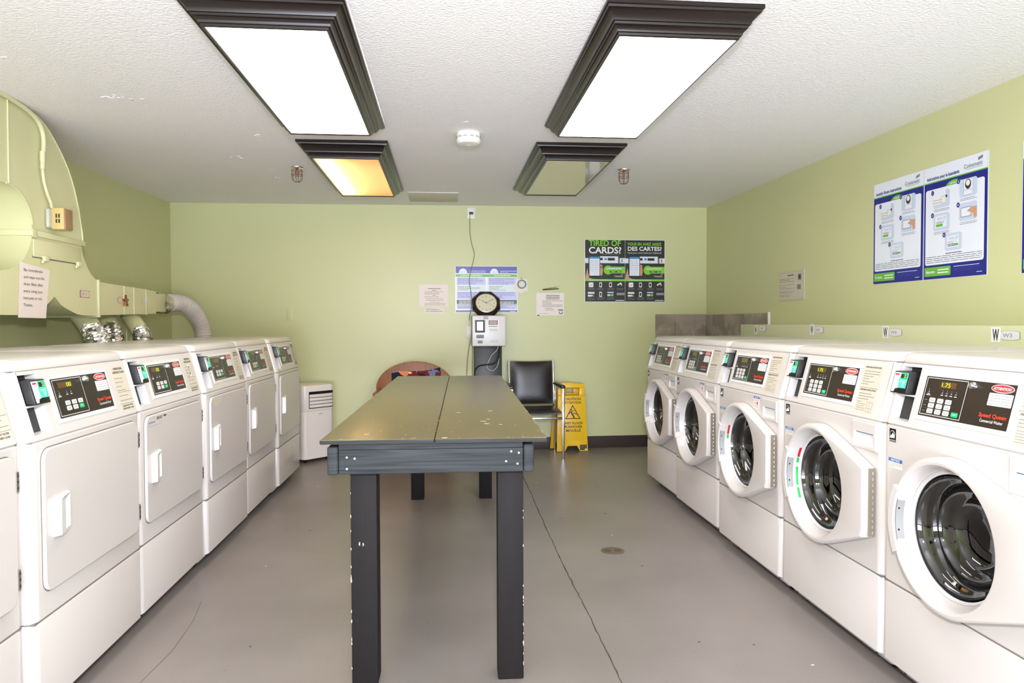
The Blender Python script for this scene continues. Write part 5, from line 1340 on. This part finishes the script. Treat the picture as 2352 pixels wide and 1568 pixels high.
# W cards and oval tags on the ledge behind the washers
for i, (y, z, oy, tx) in enumerate(((4.817, 1.101, 4.71, 'W6'), (4.047, 1.110, 3.970, 'W5'), (3.335, 1.1035, 3.258, 'W4'), (2.624, 1.1015, 2.553, 'W3'))):
    A = Art((2.2 - 0.0006, 0, 0), (0, -1, 0), (0, 0, 1)); A.board(-y - .024, z - .030, -y + .024, z + .030, .001, 'white_ink')
    A.text('W', -y, z - .023, 0.046, 'black', 1, w=.033, align='c', bold=True)
    tag(A.build('letter_card', origin=(2.2, y, z)), 'white card with a black W, ' + ('farthest back on the ledge', 'second from the back on the ledge', 'second nearest the camera on the ledge', 'nearest the camera on the ledge')[i], 'sign', 'letter W cards on the ledge behind the washers')
    zo = (1.113, 1.1085, 1.1035, 1.100)[i]; hw = (0.052, 0.052, 0.050, 0.049)[i]
    A = Art((2.2 - 0.0006, 0, 0), (0, -1, 0), (0, 0, 1)); p = []
    def barrel(s_):
        q = []
        for a, b_ in ((-1, -.72), (-.5, -.95), (0, -1), (.5, -.95), (1, -.72), (1, .72), (.5, .95), (0, 1), (-.5, .95), (-1, .72)): q.append((-oy + a * hw * s_, zo + b_ * .019 * s_))
        return q
    A.poly(barrel(1.0), 'grey_ink', 1); A.poly(barrel(0.95), 'oval_white', 2); A.text(tx, -oy - .012, zo - .008, .016, 'grey_ink', 3, w=.045, align='c')
    tag(A.build('number_tag', origin=(2.2, oy, zo)), 'grey handwritten barrel-shaped tag ' + ('farthest back on the ledge', 'second from the back on the ledge', 'second nearest the camera on the ledge', 'nearest the camera on the ledge')[i], 'sign', 'handwritten number tags on the ledge')

# ------------------------------------------------------------------ portable air conditioner
acr = math.radians(44.4)
at = thing('air_conditioner', 'white portable air conditioner standing beside the last dryer', 'air conditioner', (-1.155, 6.075, 0), acr)
W2 = 0.150; D2 = 0.135
def rrect2(hx, hy, r, z, n=7, dy=0):
    p = []
    for cx, cy_, a0 in ((hx - r, hy - r, 0), (-hx + r, hy - r, 90), (-hx + r, -hy + r, 180), (hx - r, -hy + r, 270)):
        for k in range(n + 1):
            a = math.radians(a0 + 90 * k / n); p.append(Vector((cx + r * math.cos(a), cy_ + r * math.sin(a) + dy, z)))
    return p
mb = MB(); mb.loft([rrect2(W2 - .01, D2 - .01, .035, 0.028), rrect2(W2, D2, .04, 0.034), rrect2(W2, D2, .04, 0.425), ], 'ac_white', cap0=True)
mb.loft([rrect2(W2, D2, .04, 0.425), rrect2(W2 + .003, D2 + .006, .04, 0.44), rrect2(W2 + .003, D2 + .006, .04, 0.63), rrect2(W2 - .001, D2 + .002, .036, 0.642), rrect2(W2 - .02, D2 - .02, .03, 0.646)], 'ac_white', cap1=True)
mb.build('body', at)
yl = -(D2 + .006)
mb = MB(); mb.box(-0.100, 0.132, yl - 0.0015, yl + 0.001, 0.452, 0.592, 'black', 0.0)
mb.build('air_outlet', at)
for k in range(4):
    mb = MB(); z = 0.460 + k * 0.0285
    prof = []
    for j in range(9):
        t_ = j / 8; x = -0.096 + 0.224 * t_; e = 1 - (abs(t_ - 0.5) * 2) ** 4; prof.append((x, yl - 0.002 - 0.009 * e))
    a = [Vector((x, y, z)) for x, y in prof]; b_ = [Vector((x, y - .002, z + 0.022)) for x, y in prof]; c = [Vector((x, yl - 0.001, z + 0.024)) for x, y in prof]; d = [Vector((x, yl - 0.001, z - .001)) for x, y in prof]
    mb.loft([d, a, b_, c], 'ac_white', closed=False); mb.build('louvre', at, angle=50)
A = Art((0, -D2, 0)); A.rect(0.0, 0.400, 0.038, 0.4035, 'grey_ink', 1); A.rect(.004, .396, .012, .400, 'grey_ink', 1); A.build('badge', at)
for x, y in ((-0.11, -0.09), (0.11, -0.09), (-0.11, 0.09), (0.11, 0.09)):
    mb = MB(); mb.lathe([(0.014, -0.008), (0.014, 0.008)], 'black', (x, y, 0.0142), 'x', 14, True, True); mb.box(x - .01, x + .01, y - .008, y + .008, 0.012, 0.03, 'black'); mb.build('caster', at)
mb = MB(); mb.tube([(-0.99, 6.29, 0.006), (-0.7, 6.31, 0.006), (-0.3, 6.32, 0.006), (0.0, 6.32, 0.006)], 0.005, 'cord_white', 8, sub=4)
adopt(mb.build('power_cord', origin=(-0.6, 6.3, 0.006)), at)

# ------------------------------------------------------------------ wooden armchair behind the table
bt = thing('armchair', 'round-backed wooden armchair with floral cushion behind the table', 'armchair', (-0.268, 5.95, 0))
def arch(rx, rz, z0, zc, y, n=24):
    return [Vector((-rx, y, z0))] + [Vector((rx * math.cos(PI - PI * k / n), y, zc + rz * math.sin(PI * k / n))) for k in range(n + 1)] + [Vector((rx, y, z0))]
mb = MB(); mb.prism(arch(0.332, 0.225, 0.10, 0.600, 0.19), (0, -0.045, 0), 'chair_wood', 0.006); mb.build('back_shell', bt)
for sx in (-1, 1):
    mb = MB(); mb.box(sx * 0.30 - .02, sx * 0.30 + .02, -0.26, 0.15, 0.10, 0.60, 'chair_wood', 0.015, 3); mb.build('arm_panel', bt)
    for yy_ in (-0.24, 0.16):
        mb = MB(); mb.box(sx * 0.29 - .022, sx * 0.29 + .022, yy_ - .022, yy_ + .022, 0.0, 0.12, 'chair_wood', 0.004); mb.build('leg', bt)
mb = MB(); t = bmesh.new(); bmesh.ops.create_grid(t, x_segments=18, y_segments=12, size=0.5)
for v in t.verts:
    u, w = v.co.x * 2, v.co.y * 2
    zz = 0.58 + w * 0.165 + 0.022 * max(0, u) ** 2 * max(0, w) + (0.028 * max(0, u - .6) if w > .5 else 0)
    v.co = Vector((u * 0.205 + 0.012, 0.132 - 0.06 * (1 - u * u) * (1 - w * w) - 0.01, zz))
mb.add(t, 'floral')
t = bmesh.new(); bmesh.ops.create_cube(t, size=1)
for v in t.verts: v.co = Vector((v.co.x * 0.42 + 0.012, 0.135 + v.co.y * 0.03, 0.575 + v.co.z * 0.33))
mb.add(t, 'floral'); mb.build('back_cushion', bt)
mb = MB(); mb.box(-0.27, 0.27, -0.25, 0.12, 0.30, 0.42, 'floral', 0.04, 4); mb.build('seat_cushion', bt)
mb = MB(); mb.box(-0.28, 0.28, -0.26, 0.14, 0.20, 0.299, 'chair_wood', 0.01); mb.build('seat_frame', bt)

# ------------------------------------------------------------------ black stacking chair
st = thing('stacking_chair', 'black padded chair with chrome frame and arms near the yellow sign', 'chair', (0.765, 6.02, 0), math.radians(1))
def cushion(w, h, th, m, place, bul=0.02, n=14):
    """puffed slab; place(u, v, t) maps -1..1 coordinates to a point"""
    mb = MB(); rows = []
    for side in (1, -1):
        g = []
        for j in range(n + 1):
            r = []
            for i in range(n + 1):
                u = -1 + 2 * i / n; v = -1 + 2 * j / n; e = (1 - abs(u) ** 4) * (1 - abs(v) ** 4); r.append(mb.bm.verts.new(place(u, v, side * (th * 0.5 * (0.35 + 0.65 * e) + bul * e * (side > 0)))))
            g.append(r)
        for j in range(n):
            for i in range(n):
                q = [g[j][i], g[j][i + 1], g[j + 1][i + 1], g[j + 1][i]]
                f = mb.bm.faces.new(q if side > 0 else q[::-1]); f.material_index = mb.mi(m)
        rows.append(g)
    a, b_ = rows
    for i in range(n):
        for (p, q) in (((0, i), (0, i + 1)), ((n, i), (n, i + 1)), ((i, 0), (i + 1, 0)), ((i, n), (i + 1, n))):
            mb.bm.faces.new([a[p[0]][p[1]], a[q[0]][q[1]], b_[q[0]][q[1]], b_[p[0]][p[1]]]).material_index = mb.mi(m)
    return mb
# back: leans slightly back
mb = cushion(0.38, 0.38, 0.035, 'leatherette', lambda u, v, t: Vector((u * 0.185, 0.20 + (v + 1) * 0.018 - t, 0.622 + v * 0.187 + 0.006 * u * u * (v > 0))), 0.012); mb.build('backrest', st, angle=60, recalc=True)
mb = cushion(0.44, 0.40, 0.04, 'leatherette', lambda u, v, t: Vector((u * 0.205, -0.005 + v * 0.165, 0.405 + t - 0.012 * (1 - u * u) + 0.010 * v)), 0.008); mb.build('seat', st, angle=60, recalc=True)
for sx in (-1, 1):
    mb = MB(); x = sx * 0.2
    pts = [(x, 0.245, 0.815), (x, 0.232, 0.68), (x, 0.215, 0.52), (x, 0.19, 0.435), (x + sx * .008, 0.13, 0.400), (x + sx * .012, 0.0, 0.385), (x + sx * .014, -0.10, 0.385), (x + sx * .014, -0.165, 0.392)]
    mb.tube(pts, 0.010, 'chrome', 12, sub=5); mb.build('back_post', st)
    mb = MB(); mb.box(x + sx * 0.019 - .0105, x + sx * 0.019 + .0105, -0.172, -0.150, 0.0, 0.615, 'chrome', 0.003); mb.build('leg', st)
    mb = MB(); mb.tube([(x + sx * .019, 0.205, 0.47), (x + sx * .019, 0.24, 0.3), (x + sx * .019, 0.262, 0.0)], 0.010, 'chrome', 12); mb.build('leg', st)
    mb = MB(); mb.box(x + sx * .019 - .024, x + sx * .019 + .016, -0.182, 0.215, 0.600, 0.628, 'leatherette', 0.010, 3); mb.build('armrest', st)
    mb = MB(); mb.tube([(x + sx * .019, 0.215, 0.605), (x + sx * .019, 0.21, 0.45)], 0.009, 'chrome', 10); mb.build('arm_strut', st)
mb = MB(); mb.box(-0.215, 0.215, -0.170, -0.152, 0.338, 0.358, 'chrome', 0.003); mb.build('front_rail', st)

# ------------------------------------------------------------------ yellow wet floor sign
sg = thing('wet_floor_sign', 'folding yellow wet floor caution sign against the back wall', 'sign', (1.118, 6.27, 0), math.radians(1))
def panel(yb, yt, wb, wt, xo, m, front):
    mb = MB(); nrm = Vector((0, -0.6, (yb - yt) * -1)).normalized()
    def P(x, z, d=0):
        t_ = z / 0.6; return Vector((xo + x, yb + (yt - yb) * t_ - d, z))
    def hw(z): return (wb + (wt - wb) * z / 0.6) / 2
    th = 0.012
    # rails left and right, bottom feet, top bar and handle surround, centre sheet
    def slab(pts, d0, d1, mm):
        a = [P(x, z, d0) for x, z in pts]; mb.prism(a, Vector((0, -(d1 - d0), 0)), mm, 0.002)
    if front:
        slab([(-hw(0), 0.004), (-hw(0) + 0.075, 0.004), (-hw(0) + 0.10, 0.052), (hw(0) - 0.10, 0.052), (hw(0) - 0.075, 0.004), (hw(0), 0.004), (hw(.50), 0.50), (-hw(.50), 0.50)], 0, th, m)
        slab([(-hw(.50), 0.501), (-hw(.50) + .055, 0.501), (-hw(.57) + .045, 0.57), (-hw(.57), 0.57)], 0, th, m)
        slab([(hw(.50) - .055, 0.501), (hw(.50), 0.501), (hw(.57), 0.57), (hw(.57) - .045, 0.57)], 0, th, m)
        slab([(-hw(.56), 0.571), (hw(.56), 0.571), (hw(.59) - .008, 0.606), (0.02, 0.610), (0.0, 0.618), (-0.05, 0.618), (-hw(.59) + .008, 0.612)], 0, th + .004, m)
        slab([(-hw(0.1) + .028, 0.10), (hw(0.1) - .028, 0.10), (hw(0.5) - .022, 0.490), (-hw(0.5) + .022, 0.490)], th, th + .004, m)
    else:
        slab([(-hw(0), 0.012), (-hw(0) + .05, 0.012), (-hw(.56) + .03, 0.56), (-hw(.56), 0.56)], 0, th, m)
        slab([(hw(0) - .05, 0.012), (hw(0), 0.012), (hw(.56), 0.56), (hw(.56) - .03, 0.56)], 0, th, m)
        slab([(-hw(.05) + .045, 0.07), (hw(.05) - .045, 0.07), (hw(.5) - .03, 0.50), (-hw(.5) + .03, 0.50)], 0, th, m)
        slab([(-hw(.56), 0.561), (hw(.56), 0.561), (hw(.59), 0.590), (-hw(.59), 0.590)], 0, th, m)
        slab([(-hw(.5) + .03, 0.501), (-0.034, 0.501), (-0.030, 0.56), (-hw(.56) + .03, 0.56)], 0, th, m)
        slab([(0.034, 0.501), (hw(.5) - .03, 0.501), (hw(.56) - .03, 0.56), (0.030, 0.56)], 0, th, m)
        slab([(-0.033, 0.501), (0.033, 0.501), (0.033, 0.522), (-0.033, 0.522)], 0, th, m)
    return mb
mb = panel(-0.075, -0.022, 0.285, 0.240, 0.004, 'yellow', True); pf = mb.build('front_panel', sg)
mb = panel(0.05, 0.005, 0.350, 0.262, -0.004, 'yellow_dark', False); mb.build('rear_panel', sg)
zA = 0.0; slope = Vector((0, 0.053, 0.6)).normalized()
A = Art((0.004, -0.075 - 0.012 - 0.0045, 0), (1, 0, 0), slope)
A.text('CAUTION', 0.008, 0.462, 0.021, 'sign_ink', 1, w=0.150, align='c', bold=True)
A.text('ATTENTION', 0.008, 0.430, 0.020, 'sign_ink', 1, w=0.155, align='c', bold=True)
for i in range(3):
    pts = [(-0.056, 0.297), (0.072, 0.297), (0.008, 0.413)]; a, b_ = pts[i], pts[(i + 1) % 3]; A.line(a[0], a[1], b_[0], b_[1], 0.008, 'sign_ink', 1); A.ell(a[0], a[1], .005, .005, 'sign_ink', 1, 10)
A.ell(-0.003, 0.374, .0065, .0065, 'sign_ink', 1, 12); A.line(-0.010, 0.360, 0.022, 0.302, 0.014, 'sign_ink', 1)
A.line(-0.010, 0.360, -0.028, 0.338, 0.006, 'sign_ink', 2); A.line(-0.006, 0.358, 0.022, 0.368, 0.006, 'sign_ink', 2); A.line(0.004, 0.338, 0.028, 0.346, 0.007, 'sign_ink', 2); A.line(0.028, 0.346, 0.044, 0.328, 0.007, 'sign_ink', 2)
A.text('WET FLOOR', 0.012, 0.246, 0.021, 'sign_ink', 1, w=0.172, align='c', bold=True)
A.text('PLANCHER', 0.012, 0.214, 0.021, 'sign_ink', 1, w=0.162, align='c', bold=True)
A.text('MOUILLÉ', 0.012, 0.180, 0.021, 'sign_ink', 1, w=0.136, align='c', bold=True)
A.build('printed_text', pf)
A = Art((0.004, -0.075 - 0.012 - 0.001, 0), (1, 0, 0), slope)
A.rect(0.068, 0.014, 0.132, 0.062, 'black', 1); A.rect(0.112, 0.016, 0.130, 0.026, 'white_ink', 2); A.lines(0.072, 0.128, 0.058, 0.028, 3, 'rust', 2, 3, .3, 1)
A.build('maker_label', pf)


# floor drain
t = thing('floor_drain', 'small round metal drain cover set in the floor', 'drain', (0.834, 3.462, 0))
mb = MB(); mb.lathe([(0.060, 0.0), (0.059, 0.002), (0.050, 0.0025), (0.001, 0.0025)], 'drain_metal', n=36)
mb.build('cover', t)
mb = MB()
for sx in (-1, 1):
    for k in range(5):
        x = sx * (0.012 + k * 0.007); h = 0.022 - abs(k - 2) * 0.003; mb.box(x - .0015, x + .0015, -h, h, 0.0026, 0.0029, 'matte_dark')
mb.build('slots', t)
